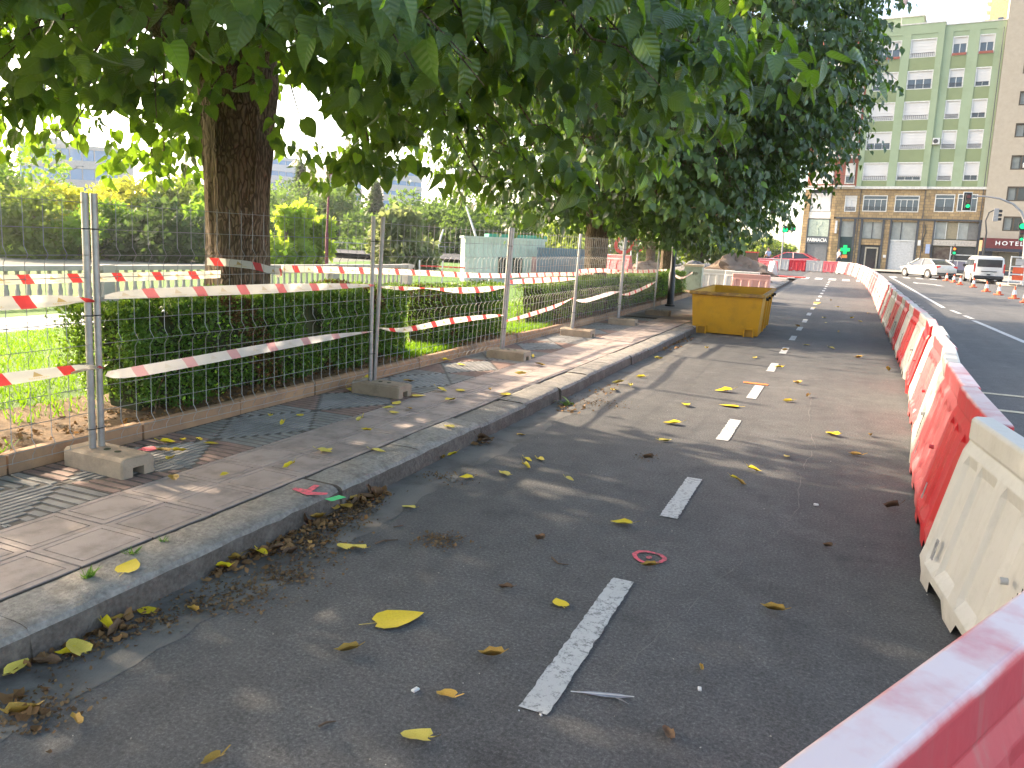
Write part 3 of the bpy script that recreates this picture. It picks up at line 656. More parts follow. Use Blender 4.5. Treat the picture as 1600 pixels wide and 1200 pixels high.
tape('long tape running from the big trunk past the fence to the second trunk', [(-5.7, 6.75, 1.29, 1., 0), (-5.68, 9.0, 1.22, 1., 0), (-5.64, 12., 1.10, 1., 0), (-5.60, 15., 1.06, 1., 0), (-5.55, 18.0, 1.02, 1., 0)], u0=.2)
tape('distant tape strung between the second and third trunks', [(-5.5, 18.6, 1.05, 1., 0), (-5.5, 21.5, 1.02, 1., 0), (-5.35, 24.8, 1.0, 1., 0)], u0=.1)

# ------------------------------------------------------------------ water-filled plastic barriers
def plastic(name, col, top, topamt):
    m, nt, b = new_mat(name); v = coords(nt); tc = _n(nt, 'ShaderNodeTexCoord'); sp = _n(nt, 'ShaderNodeSeparateXYZ'); nt.links.new(tc.outputs['Object'], sp.inputs[0])
    n1 = noise(nt, v, 3.5, 5, .6); n2 = noise(nt, v, 16, 5, .7)
    c = mix(nt, ramp(nt, n1, [(.35, 0.), (.7, .6)]), col, tuple(x*.80 + .03 for x in col))
    mp = _n(nt, 'ShaderNodeMapping'); nt.links.new(v, mp.inputs['Vector']); mp.inputs['Scale'].default_value = (14, 14, .7)
    st = noise(nt, mp.outputs[0], 1.2, 5, .7); c = mix(nt, ramp(nt, st, [(.50, 0.), (.72, .62)]), c, tuple(.5*x + .5*y for x, y in zip((.30, .26, .21), col)))
    c = mix(nt, math_(nt, 'MULTIPLY', ramp(nt, n2, [(.52, 0.), (.72, 1.)]), .25), c, tuple(min(1, x*.6) for x in col))
    k = math_(nt, 'ADD', math_(nt, 'MULTIPLY', math_(nt, 'SUBTRACT', sp.outputs[2], .885), 60.), math_(nt, 'MULTIPLY', math_(nt, 'SUBTRACT', n1, .5), 3.))
    kc = _n(nt, 'ShaderNodeClamp'); nt.links.new(k, kc.inputs[0])
    c = mix(nt, math_(nt, 'MULTIPLY', kc.outputs[0], topamt), c, top)
    low = math_(nt, 'MULTIPLY', math_(nt, 'SUBTRACT', .16, sp.outputs[2]), 4.); lc = _n(nt, 'ShaderNodeClamp'); nt.links.new(low, lc.inputs[0])
    c = mix(nt, math_(nt, 'MULTIPLY', lc.outputs[0], ramp(nt, n2, [(.35, .1), (.7, .9)])), c, (.20, .165, .13))
    oi = _n(nt, 'ShaderNodeObjectInfo'); hv = _n(nt, 'ShaderNodeHueSaturation'); nt.links.new(math_(nt, 'MULTIPLY_ADD', oi.outputs['Random'], .35, .72), hv.inputs['Value'])
    nt.links.new(math_(nt, 'MULTIPLY_ADD', oi.outputs['Random'], -.30, 1.10), hv.inputs['Saturation']); nt.links.new(c, hv.inputs['Color'])
    nt.links.new(hv.outputs[0], b.inputs['Base Color']); b.inputs['Roughness'].default_value = .45; b.inputs['Specular IOR Level'].default_value = .35
    b.inputs['Subsurface Weight'].default_value = 0.; bump(nt, b, noise(nt, v, 9, 3), .12, .02); return m
M_red = plastic('red_plastic', (.54, .018, .030), (.66, .56, .57), .95)
M_whi = plastic('white_plastic', (.47, .46, .425), (.51, .50, .465), .4)
M_refl = mat('reflective_sticker', (.42, .43, .45), .3, (.3, .31, .33), 60, metal=.5)
def barrier_mesh(name, m, L=1.25):
    ZL = [0, .055, .11, .17, .66, .72, .775, .788, .885, .90]; HW = [.235, .235, .232, .213, .098, .082, .055, .062, .058, .046]
    st = [-.625, -.605, -.52, -.49, -.37, -.35, -.30, -.275, -.15, -.13, -.07, -.045, .045, .07, .13, .15, .275, .30, .35, .37, .49, .52, .605, .625]
    def inset(y, z):
        a = abs(y)
        if .16 < z < .69: 
            if (.045 <= a <= .275) or (.30 <= a <= .49): 
                edge = min(abs(a-q) for q in (.045, .275, .30, .49)); return .026 if edge > .015 or True else 0
        return 0
    def raised(a): return a in (.045, .275, .30, .49)
    vs = []; P = len(ZL)*2
    for y in st:
        a = abs(y); e = max(0, a-.604)/.021*.02
        row = []
        for z, h in zip(ZL, HW):
            zz = max(z, .07) if (.13 <= a <= .35 and z < .07) else z
            ins = .024 if (.16 < z < .69 and ((.07 <= a <= .275) or (.30 < a < .52 and a >= .35))) else 0
            row.append((h - ins - e - (.03 if a > .604 and z < .06 else 0), y*L/1.25, zz))
        vs += row + [(-x, yy, z) for x, yy, z in row[::-1]]
    fs = []; S_ = len(st)
    for s in range(S_-1):
        for q in range(P-1): fs.append((s*P+q, s*P+q+1, (s+1)*P+q+1, (s+1)*P+q)[::-1])
    fs.append(tuple(range(P))); fs.append(tuple((S_-1)*P+q for q in range(P))[::-1])
    b = MB().add(vs, fs); b.box(-.045, L/2-.004, .12, .045, L/2+.028, .74)
    me = b.mesh(name, m); return me
bm_r = barrier_mesh('barrier_red', M_red); bm_w = barrier_mesh('barrier_white', M_whi)
def barrier_proto(col):
    t = thing('plastic_barrier', 'x', 'barrier', (0, 0, 0)); me = bm_r if col == 'r' else bm_w
    o = obj('body', me, t)
    md = o.modifiers.new('edge_rounding', 'BEVEL'); md.width = .007; md.segments = 2; md.limit_method = 'ANGLE'; md.angle_limit = R(28)
    for sx in (-1, 1):
        b = MB(); b.cbox((sx*.2055, .43, .215), (.004, .035, .11), Matrix.Rotation(-sx*.207, 4, 'Y')); b.build('reflector', M_refl, t)
        b = MB(); b.cyl((sx*.172, -.43, .42), .015, .03, 10, 'X'); b.build('drain_plug', M_whi if col == 'w' else M_red, t)
    return t
path = [(.86, 3.25), (.79, 4.6), (.80, 5.7), (.86, 7.), (.95, 8.4), (1.04, 10.), (1.10, 12), (1.15, 16), (1.17, 25), (1.20, 34), (1.10, 46), (.85, 54), (.45, 61), (-.15, 64.6), (-1.2, 65.6), (-2.6, 65.7), (-9.6, 65.9)]
PP = [Vector(p) for p in path]
def walk(s):
    for a, b in zip(PP, PP[1:]):
        l = (b-a).length
        if s <= l: return a.lerp(b, s/l), (b-a).normalized()
        s -= l
    return PP[-1], (PP[-1]-PP[-2]).normalized()
seq = 'wrrwrwrwrwrwrw'; protos = {'r': barrier_proto('r'), 'w': barrier_proto('w')}; used = {'r': 0, 'w': 0}
ORD = ['first', 'second', 'third', 'fourth', 'fifth', 'sixth', 'seventh', 'eighth', 'ninth', 'tenth', 'eleventh', 'twelfth', 'thirteenth', 'fourteenth', 'fifteenth', 'sixteenth', 'seventeenth', 'eighteenth', 'nineteenth', 'twentieth', 'twenty-first', 'twenty-second', 'twenty-third', 'twenty-fourth', 'twenty-fifth', 'twenty-sixth', 'twenty-seventh', 'twenty-eighth', 'twenty-ninth', 'thirtieth', 'thirty-first', 'thirty-second', 'thirty-third']
GB_ = 'red and white plastic barriers along the lane'
def put_barrier(c, x, y, rz, label, tilt=(0, 0)):
    used[c] += 1
    if used[c] == 1: t = protos[c]; t.location = (x, y, G(y)); t.rotation_euler = (tilt[0], tilt[1], rz); tag(t, label, 'barrier', GB_)
    else:
        t = dup(protos[c], (x, y, G(y)), rz, label, GB_); t.rotation_euler = (tilt[0], tilt[1], rz)
    return t
put_barrier('r', .295, 1.72, R(-27), 'red plastic barrier with a chalky top, nearest the camera, at the bottom right corner')
s = 0.66 - .08; i = 0; cnt = {'r': 0, 'w': 0}; tot = sum((b-a).length for a, b in zip(PP, PP[1:]))
while s < tot - .4:
    q, d = walk(s); c = seq[i] if i < len(seq) else ('r' if i % 2 else 'w'); cnt[c] += 1; cn = 'red' if c == 'r' else 'white'
    rz = math.atan2(-d.x, d.y) + random.uniform(-.035, .035)
    corner = len([1 for _ in range(1)]) and q.y > 64.8
    if i == 0: q = Vector((.815, 4.0)); rz = R(8)
    if i == 0: lab = 'white plastic barrier with scribbles, second from the camera'
    elif corner: lab = f"{cn} plastic barrier, {ORD[cnt[c]-1]} {cn} one of the row, where it crosses the far road"
    else: lab = f"{cn} plastic barrier, {ORD[cnt[c]-1]} {cn} one along the lane counting from the camera"
    t = put_barrier(c, q.x, q.y, rz, lab, (0, random.uniform(-.012, .012)))
    if i == 0:
        for k in range(5):
            y = -.585 + k*.016; b = MB(); f = lambda z: -.215 + (z-.17)/.49*.103 - .003 + (.0)
            pts = [(f(z) - .001, y + .010*math.sin(z*40+k*2), z) for z in np.linspace(.24 + .03*k, .46 - .03*k, 12)]; b.tube(pts, .0022, 4); b.build('marker_scribble', M_black, t)
    s += 1.272; i += 1
# ------------------------------------------------------------------ street trees
M_leaf = leaf_mat('mulberry_leaf', (.017, .043, .016), (.036, .074, .024), (.26, .44, .02), .35, .36, .5, veins=True)
M_leaf2 = leaf_mat('mulberry_leaf_far', (.018, .042, .012), (.040, .074, .02), (.17, .30, .02), .27, .40, .45)
def bark_mat():
    m, nt, b = new_mat('bark'); v = coords(nt); mp = _n(nt, 'ShaderNodeMapping'); nt.links.new(v, mp.inputs['Vector']); mp.inputs['Scale'].default_value = (1, 1, .13)
    w = _n(nt, 'ShaderNodeVectorMath', operation='ADD'); nz = _n(nt, 'ShaderNodeTexNoise'); nz.inputs['Scale'].default_value = 3.; nt.links.new(v, nz.inputs['Vector'])
    s = _n(nt, 'ShaderNodeVectorMath', operation='SCALE'); nt.links.new(nz.outputs['Color'], s.inputs[0]); s.inputs['Scale'].default_value = .16
    nt.links.new(mp.outputs[0], w.inputs[0]); nt.links.new(s.outputs[0], w.inputs[1])
    vo = _n(nt, 'ShaderNodeTexVoronoi', feature='DISTANCE_TO_EDGE'); vo.inputs['Scale'].default_value = 30.; nt.links.new(w.outputs[0], vo.inputs['Vector'])
    n1 = noise(nt, w.outputs[0], 28, 5, .7); h = math_(nt, 'ADD', ramp(nt, vo.outputs['Distance'], [(0., 0.), (.3, .8)]), math_(nt, 'MULTIPLY', n1, 1.1))
    c = ramp(nt, h, [(.3, (.036, .022, .013)), (.85, (.135, .086, .053)), (1.5, (.23, .155, .105))])
    c = mix(nt, ramp(nt, noise(nt, v, 2.2, 4), [(.45, 0.), (.7, .5)]), c, (.055, .05, .03))
    nt.links.new(c, b.inputs['Base Color']); b.inputs['Roughness'].default_value = .92; bump(nt, b, h, 1., .03); return m
M_bark = bark_mat()
def heart(dr, fold, tw):
    pts = [(0,0),(0,.30),(0,.65),(0,1.06)] + [(.19,-.10),(.40,.06),(.45,.32),(.34,.62),(.15,.87)] + [(-.19,-.10),(-.40,.06),(-.45,.32),(-.34,.62),(-.15,.87)] + [(-.012,-.42),(.012,-.42),(.012,0),(-.012,0)]
    v = []
    for x, y in pts:
        z = fold*abs(x) - dr*y*y + tw*x*y + (.03*math.sin(y*17) if abs(x) > .1 else 0)
        if y < -.2: z += .08
        v.append((x, y, z))
    f = []
    for o, r in ((4, 1), (9, -1)):
        q = [(0, o, o+1), (0, o+1, 1), (1, o+1, o+2), (1, o+2, o+3, 2), (2, o+3, o+4), (2, o+4, 3)]
        f += [t if r > 0 else t[::-1] for t in q]
    return v, f + [(14, 15, 16, 17)]
HEARTS = [heart(.22, .22, .12), heart(.36, .38, -.2), heart(.10, .14, .25), heart(.5, .3, .05), heart(.62, .62, -.3), heart(-.15, .5, .35)]
SIMPLE = ([(0,0,0),(0,.5,.0),(0,1.05,-.2),(.36,.05,.08),(.42,.42,.10),(-.36,.05,.08),(-.42,.42,.10)], [(0,3,4,1),(1,4,2),(0,1,6,5),(1,2,6)])
CAMP = np.array([0, 0, CAMH]); fw, cr, cu = (np.array(q) for q in (FWD, CRI, CUP))
def project(p):
    d = p - CAMP; z = d @ fw; return 800 + 1200*(d @ cr)/z, 546 - 1200*(d @ cu)/z, z
SX, SY = 1.789, -.2355
def lit_patch(p):
    # the sun reaches the street between the crowns: gaps in the canopy where these ground strips lie
    j = rng.normal(0, .22, len(p)); h = p[:, 2]; X = p[:, 0] + SX*h; Y = p[:, 1] + SY*h + j
    lo = np.interp(X, [-6, -4.6, -2.7, -.9, .3, 1.0], [8.2, 8.0, 6.9, 6.7, 7.6, 8.6]); hi = np.interp(X, [-5, -2.7, 1.0], [11.8, 14.2, 15.2])
    a = (Y > lo) & (Y < hi) & (X < 1.0) & (X > -6)
    c = (X < -5.05) & (p[:, 0] > -13) & (Y > 2.2) & (Y < 16)
    b = (Y > 25.5) & (Y < 32.5) & (X > -6) & (X < 6)
    return (a | b | c) & (rng.random(len(p)) > .03)
def trunk_mesh(rads, zs, lean=(0, 0), n=36, ridge=.05, seed=0):
    b = MB(); K = len(zs)
    for i, z in enumerate(zs):
        t = z/zs[-1]
        for j in range(n):
            a = 2*math.pi*j/n; r = np.interp(z, rads[0], rads[1])
            r *= 1 + ridge*(math.sin(a*5+seed+z*.7)*.7 + .6*math.sin(a*11+z*1.3+seed*2) + .45*math.sin(a*17 - z*2.1)) + random.uniform(-.018, .018)
            b.v.append((r*math.cos(a) + lean[0]*t, r*math.sin(a) + lean[1]*t, z))
    for i in range(K-1):
        for j in range(n): b.f.append([i*n+j, i*n+(j+1) % n, (i+1)*n+(j+1) % n, (i+1)*n+j]); b.m.append(0); b.sm.append(True)
    return b
ZONES = [(-3.75, 5.4, 2.0, .5), (-5.6, 7.0, 2.1, .6), (-7.6, 7.05, 2.15, .9), (-3.2, 6.4, 1.95, .7), (-2.06, 5.3, 1.75, .4), (-2.4, 6.0, 2.0, .8), (-1.0, 5.1, 2.3, .45), (-3.35, 2.5, 2.25, .35), (-6.1, 4.1, 2.3, .5), (-1.8, 2.8, 2.28, .4), (-1.75, 6.1, 2.12, .5), (-4.4, 3.7, 2.26, .35)]
def floor_z(p):                               # the underside of the nearest crown: high, with drooping sprays
    x, y = p[:, 0], p[:, 1]; b = 2.52 - .27*np.clip((np.hypot(x, y) - 6)/2, 0, 1) + .10*np.sin(x*3.1+y*1.7) + .06*np.sin(x*7-y*5) + rng.normal(0, .05, len(p)); o = b.copy()
    for zx, zy, zl, r in ZONES: o = np.minimum(o, zl + (b - zl)*np.clip(np.hypot(x-zx, y-zy)/r, 0, 1)**2)
    for zx, zy, zr, r in ((-2.9, 3.0, 2.6, .45), (-3.6, 3.75, 2.8, .5), (-4.4, 4.6, 2.95, .55), (-5.2, 5.5, 3.1, .6)): o = np.maximum(o, o + (zr - o)*(1 - np.clip(np.hypot(x-zx, y-zy)/r, 0, 1)**3))
    return o
def street_tree(label, base, rads, zs, limbs, lobes, ntw, per, size, kinds, mat_, nparts, ridge=.05, mind=2.75, lean=(0, 0), seed=1, shadowcut=True, power=2.3, sprays=(), zones=False):
    t = thing('street_tree', label, 'tree', base, 0, 'street trees along the pavement'); bx = np.array(base)
    trunk_mesh(rads, zs, lean, 40, ridge, seed).build('trunk', M_bark, t)
    top = Vector((lean[0], lean[1], zs[-1] - .35)); segs = []
    for L in limbs:
        a = top + Vector((random.uniform(-.1, .1), random.uniform(-.1, .1), -.2)); e = Vector(L) - Vector(base); m_ = a.lerp(e, .45) + Vector((random.uniform(-.2, .2), random.uniform(-.2, .2), .35)); pts = []
        for k in range(9):
            u = k/8; q = a*(1-u)**2 + m_*2*u*(1-u) + e*u*u; pts.append(q + Vector((random.uniform(-.03, .03),)*3)*(1 if 0 < k < 8 else 0))
        r0 = rads[1][-1]*.42; b = MB(); b.tube(pts, [r0*(1-u/8*.82) for u in range(9)], 10); b.build('limb', M_bark, t); segs += [(pts[k] + Vector(base)) for k in range(3, 9)]
    segs = np.array([tuple(s) for s in segs])
    # twigs
    A = []; Wt = np.array([l[3]*l[4]*l[5] for l in lobes]); Wt = Wt/Wt.sum()
    while sum(len(a) for a in A) < ntw:
        k = rng.choice(len(lobes), ntw, p=Wt); u = rng.uniform(-1, 1, (ntw, 3)); rr = np.sum(np.abs(u)**power, 1); ok = (rr < 1) & (rng.random(ntw) < .25 + .75*rr)
        lb = np.array(lobes)[k]; A.append((lb[:, :3] + u*lb[:, 3:6])[ok])
    A = np.concatenate(A)[:ntw]
    if len(sprays): A = np.concatenate([A] + [np.array(s[:3]) + rng.normal(0, 1, (s[4], 3))*np.array([s[3], s[3], s[3]*.6]) for s in sprays])
    nt_ = len(A); ctr = np.array([base[0], base[1], base[2]+3.2]); o = A - ctr; o[:, 2] *= .35; o = nrm(o); d = nrm(o + rdir(nt_)*.55 + np.array([0, 0, -.12]))
    Lg = rng.uniform(.45, .95, nt_); dr = rng.uniform(.15, .55, nt_)
    tt = np.tile(np.linspace(.12, 1, per)[None], (nt_, 1)) + rng.normal(0, .02, (nt_, per))
    P = A[:, None] + d[:, None]*(Lg[:, None]*tt)[..., None]; P[..., 2] -= (dr[:, None]*tt**2)*Lg[:, None]
    sd = nrm(np.cross(d, np.array([0, 0, 1.]))); alt = np.where(np.arange(per) % 2 == 0, 1., -1.)
    ld = nrm((sd[:, None]*alt[None, :, None]*.55 + d[:, None]*.45 + np.array([0, 0, -1.0]) + rng.normal(0, .33, (nt_, per, 3))).reshape(-1, 3))
    P = P.reshape(-1, 3) + ld*size*.42 + rng.normal(0, .012, (nt_*per, 3)); oo = np.repeat(o, per, 0)
    nd = oo*.65 + np.array([0, 0, .55]) + rng.normal(0, .42, (len(P), 3))
    keep = (np.linalg.norm(P - CAMP, axis=1) > mind) & (P[:, 2] - size*.5 > (floor_z(P) if zones else 1.62))
    if shadowcut: keep &= ~lit_patch(P)
    keep &= np.linalg.norm(P[:, :2] - bx[:2], axis=1) > np.where(P[:, 2] < zs[-1]+.3, rads[1][-1]+.12, .1)
    tk = keep.reshape(nt_, per).mean(1) > .5
    P, ld, nd = P[keep], ld[keep], nd[keep]; n = len(P); sc = size*rng.uniform(.62, 1.25, n); sc3 = np.stack([sc*rng.uniform(.72, 1.08, n), sc, sc*rng.uniform(.6, 1.5, n)], 1); rn = rng.random(n); Rm = frames(ld, nd); kd = rng.integers(0, len(kinds), n)
    px, py, pz = project(P); vis = (pz > .5) & (px > -20) & (px < 1620) & (py > -20) & (py < 600); key = np.where(vis, sc/np.maximum(pz, .1), 0)
    top_ = np.argsort(-key)[:nparts]; ism = np.zeros(n, bool); ism[top_] = True
    lm = [baked('leaf', *k_, np.zeros((1, 3)), np.eye(3)[None], np.ones(1), mat_, np.zeros(1), luv=True) for k_ in kinds]
    for i in top_:
        M = Matrix(Rm[i].tolist()).to_4x4() @ Matrix.Diagonal((*sc3[i].tolist(), 1)); M.translation = Vector(P[i] - bx)
        q = bpy.data.objects.new('leaf', lm[kd[i]]); COL.objects.link(q); q.parent = t; q.matrix_basis = M
    for k_ in range(len(kinds)):
        s = (kd == k_) & ~ism; obj('foliage', baked('foliage', *kinds[k_], P[s] - bx, Rm[s], sc3[s], mat_, rn[s], luv=True), t, kind='stuff')
    b = MB(); idx = np.where(tk)[0]; rng.shuffle(idx)
    for i in idx[:900]:
        a = A[i]; j = np.argmin(np.sum((segs - a)**2, 1)); s0 = segs[j] - bx; a0 = a - bx; pts = []
        if np.linalg.norm(s0-a0) < 2.6: pts += [s0, s0*.5 + a0*.5 + np.array([0, 0, .12])]
        pts += [a0] + [a0 + d[i]*Lg[i]*u - np.array([0, 0, dr[i]*u*u*Lg[i]]) for u in (.5, 1.)]
        k = len(pts); b.tube(pts, [.013 - .0105*q/(k-1) for q in range(k)], 4, False)
    obj('twigs', b.mesh('twigs', M_bark), t, kind='stuff'); return t

Z1 = [-.2, 0, .2, .45, .7, .95, 1.2, 1.5, 1.8, 2.1, 2.4, 2.7, 3.0, 3.25, 3.5]
street_tree('big mulberry tree with the thick ridged trunk right behind the long hedge, wound with tape', (-5.98, 6.40, .12), ([-.2, .1, .4, 1.1, 2., 2.7, 3.1, 3.5], [.46, .40, .355, .315, .32, .35, .40, .36]), Z1,
    [(-3.0, 4.2, 4.3), (-8.6, 5.6, 5.2), (-6.6, 2.8, 4.8), (-5.0, 6.3, 6.2), (-7.6, 6.6, 6.0), (-3.8, 1.6, 4.3), (-4.2, 5.6, 4.0)],
    [(-5.8, 4.6, 4.9, 4.4, 3.7, 2.7), (-2.75, 3.5, 3.95, 1.65, 2.9, 1.55), (-2.1, 4.9, 3.1, .8, 1.1, .95), (-4.6, .4, 4.7, 3.8, 2.8, 2.0), (-4.2, 5.6, 3.2, 1.5, 1.0, 1.15), (-8.3, 3.6, 5.0, 2.4, 3.4, 1.8), (-2.7, 6.1, 3.7, 1.5, 1.5, 1.35), (-7.0, 3.0, 5.6, 3.6, 3.8, 1.4)],  # includes unseen rear and upper lobes, added to shade the foreground
    3700, 12, .128, HEARTS, M_leaf, 300, .055, sprays=[(a, b_, c_ + .42, .2, 13) for a, b_, c_, d_ in ZONES] + [(-1.25, 4.6, 2.9, .2, 14)], zones=True)
Z2 = [-.2, .2, .6, 1., 1.5, 2., 2.5, 3., 3.5]
street_tree('second street tree from the camera, its trunk rising behind the far hedge', (-5.6, 17.9, .10), ([-.2, .4, 1.2, 2.4, 3.5], [.34, .29, .26, .28, .32]), Z2,
    [(-2.5, 16.8, 4.5), (-8, 17.5, 5.4), (-5.4, 15.4, 4.9), (-5, 19.6, 5.6), (-3.2, 18.6, 5.6), (-6.5, 17.8, 6.6)],
    [(-5.0, 17.7, 5.5, 4.6, 4.4, 3.1), (-3.6, 16.6, 3.6, 1.7, 2.9, 1.75), (-1.9, 17.0, 5.9, 1.8, 2.8, 1.9)], 4600, 13, .145, [SIMPLE], M_leaf2, 300, .05, seed=3, power=2.5)
street_tree('third street tree with a dark slim trunk next to the black pole', (-5.6, 25.9, .12), ([-.2, .4, 1.5, 3.5], [.27, .235, .22, .24]), Z2,
    [(-3.6, 24.5, 5), (-7.5, 25, 5.6), (-5, 22.8, 5), (-5, 27.5, 6)], [(-5.2, 24.6, 5.1, 3.3, 3.8, 3.1)], 1900, 12, .15, [SIMPLE], M_leaf2, 300, .05, seed=5, power=2.5)
street_tree('most distant street tree, past the third trunk and the sand heap', (-9.2, 38.5, .2), ([-.2, .4, 3.5], [.26, .22, .24]), Z2,
    [(-8, 37, 5), (-11, 38, 5.6), (-9, 41, 5)], [(-9.2, 38.5, 5.4, 3.6, 4.2, 3.1)], 800, 10, .17, [SIMPLE], M_leaf2, 0, .05, seed=6)

# ------------------------------------------------------------------ trees beyond the garden
def deep(x, y, z): return Vector((0, 0, CAMH)) + ray(x, y)*z
BG = {'green': ((.04, .09, .015), (.07, .13, .02), (.26, .44, .03)), 'yellow': ((.14, .18, .02), (.25, .26, .03), (.75, .74, .05)), 'olive': ((.055, .09, .018), (.09, .12, .025), (.28, .38, .04)),
      'dark': ((.022, .045, .016), (.035, .06, .02), (.09, .15, .03)), 'willow': ((.08, .10, .05), (.12, .14, .07), (.25, .30, .10)), 'light': ((.09, .17, .025), (.14, .22, .035), (.55, .7, .06))}
BGM = {k: leaf_mat('far_leaf_' + k, *v, .5, .55, .25) for k, v in BG.items()}
def bgtree(label, px, ytop, ybot, wpx, z, kind, N=3600, cone=False, name='tree', trunk=True, size=.40, ny=5):
    N = int(N*1.35); a, b = deep(px, ytop, z), deep(px, ybot, z); h = a.z - b.z; r = wpx/1200*z/2
    t = thing(name, label, 'tree', (b.x, b.y, b.z), 0, 'trees beyond the garden')
    if cone:
        v = rng.random(N)**.7; rad = r*(1-v*.97)*(.55+.45*np.sqrt(rng.random(N)))*(1+.22*np.sin(v*46)); q = rng.uniform(0, 2*math.pi, N)
        p = np.stack([rad*np.cos(q), rad*np.sin(q), (.06+.94*v)*h - rad*.25], 1); out = nrm(p*np.array([1, 1, .3]))
    else:
        nl = 14 + int(r*1.5); c = np.stack([rng.uniform(-.85, .85, nl)*r, rng.uniform(-.85, .85, nl)*r, rng.uniform(.12, .84, nl)*h], 1); c[0] = (0, 0, .78*h); k = rng.integers(0, nl, N)
        rr = np.stack([rng.uniform(.26, .5, nl)*r]*3, 1); rr[:, 2] = np.minimum(rr[:, 2]*1.1, h*.24); u = rdir(N); out = u
        p = c[k] + u*rr[k]*(.72+.33*rng.random((N, 1))); p[:, 2] = np.maximum(p[:, 2], .02*h)
        if kind == 'willow': p[:, 2] -= np.abs(rng.normal(0, .10*h, N)); p[:, 2] = np.maximum(p[:, 2], .02*h)
    td = out*.5 + rdir(N) + np.array([0, 0, -.9 if kind == 'willow' else -.2]); sc = size*rng.uniform(.5, 1.3, N)*(z/48)**.6
    o = obj('crown', baked('crown', *HL, p, frames(td, out + rdir(N)*.7), sc, BGM[kind]), t, kind='stuff')
    b2 = MB(); b2.tube([(0, 0, -.4), (.1, 0, h*.4), (0, .1, h*.75)], [.22+.02*r, .15, .05], 7); b2.build('trunk', M_bark, t); return t
for a in [('leafy tree at the left picture edge beyond the balustrade', -10, 215, 440, 190, 46, 'green', 6000), ('yellowing tree below the left lamp of the far building', 105, 285, 440, 120, 50, 'yellow', 3800), ('green tree just left of the first fence posts beyond the garden', 55, 290, 440, 150, 43, 'olive', 4200),
          ('yellow topped tree right of the first fence posts', 190, 270, 440, 100, 56, 'yellow', 3600), ('broad green tree behind the first fence posts', 150, 318, 440, 140, 45, 'green', 4200), ('tall olive green tree halfway between the posts and the big trunk', 250, 268, 440, 120, 58, 'olive', 4200),
          ('dark green bushy tree left of the big trunk', 255, 312, 442, 120, 44, 'dark', 4200), ('green tree partly hidden by the left edge of the big trunk', 320, 285, 442, 110, 48, 'green', 3600),
          ('pale green young tree right of the big trunk', 445, 312, 438, 66, 40, 'light', 3000), ('small light tree beside the dark red lamp post', 490, 335, 440, 50, 42, 'light', 2200), ('grey green willow above the middle fence posts', 622, 318, 438, 96, 42, 'willow', 5200)]:
    bgtree(a[0], *a[1:6], a[6], a[7])
for a in [('blue hazy conifer left of the dark red lamp post', 470, 262, 412, 60, 100), ('tall hazy conifer right of the dark red lamp post', 540, 272, 410, 58, 105), ('hazy conifer behind the willow', 585, 290, 410, 52, 110)]:
    bgtree(a[0], *a[1:6], 'dark', 2600, True, 'conifer', size=.45)
for a in [('hazy broad tree beyond the bridge right of the willow', 690, 318, 412, 120, 120), ('hazy broad tree behind the pale green cabin', 790, 322, 400, 130, 125), ('hazy tree far behind the second trunk', 890, 340, 410, 120, 120), ('far hazy tree far left of the far building', -20, 240, 330, 80, 120), ('hazy tree behind the dark red lamp post', 510, 330, 410, 90, 92)]:
    bgtree(a[0], *a[1:6], 'dark', 3000, size=.5)
for a in [('far tree between the sand heap and the pharmacy corner', 1170, 372, 408, 60, 110), ('far pale tree left of the pharmacy corner', 1215, 380, 408, 46, 130), ('tree behind the works site left of the third trunk', 1000, 360, 420, 110, 62), ('tree behind the cabinet and the sand heap', 1095, 352, 418, 90, 66), ('tree behind the blue container', 900, 352, 425, 110, 60)]:
    bgtree(a[0], *a[1:6], 'olive', 2600, size=.32)

# the wooded far bank that closes the view behind the garden: one mass
P_ = []; O_ = []
for k in range(46):
    px = -160 + k*22 + random.uniform(-12, 12); z = random.uniform(66, 112); yt = random.uniform(285, 335) + (25 if px > 560 else 0); a, b_ = deep(px, yt, z), deep(px, 425, z); h = a.z - b_.z
    for q in range(7):
        c_ = np.array([b_.x + random.uniform(-3, 3), b_.y + random.uniform(-3, 3), b_.z + h*random.uniform(.1, .86)]); rr = random.uniform(.14, .26)*h + .4; n_ = 520; u = rdir(n_); P_.append(c_ + u*rr*(.7+.35*rng.random((n_, 1)))); O_.append(u)
P_ = np.concatenate(P_); O_ = np.concatenate(O_)
obj('distant_woods', baked('distant_woods', *HL, P_, frames(O_*.5 + rdir(len(P_)), O_ + rdir(len(P_))*.7), .55*rng.uniform(.5, 1.3, len(P_)), leaf_mat('far_bank_leaf', (.035, .07, .02), (.06, .10, .028), (.17, .28, .04), .45, .6, .2)), kind='stuff')
# ------------------------------------------------------------------ skip
M_skip = mat('yellow_skip_paint', (.48, .245, .006), .55, (.41, .205, .006), 2.5, bmp=.12, bscale=14, dirt=(.12, .06, .025), dscale=4.5, damt=.3)
M_rust = mat('rusty_edge', (.33, .19, .035), .75, (.16, .085, .03), 9, dirt=(.07, .04, .025), dscale=8)
M_dark = mat('dark_hole', (.012, .011, .010), .9)
t = thing('skip', 'open yellow builder skip standing against the kerb', 'skip', (-2.2, 16.05, G(15.7)), R(1.5))
def taper(w0, w1, y0, y1, Y0, Y1, z0, z1): return [(-w0, y0, z0), (w0, y0, z0), (w0, y1, z0), (-w0, y1, z0), (-w1, Y0, z1), (w1, Y0, z1), (w1, Y1, z1), (-w1, Y1, z1)]
o_ = taper(.645, .70, .03, 3.1, -.06, 3.4, .02, .85); i_ = taper(.615, .67, .08, 3.05, .0, 3.34, .06, .862)
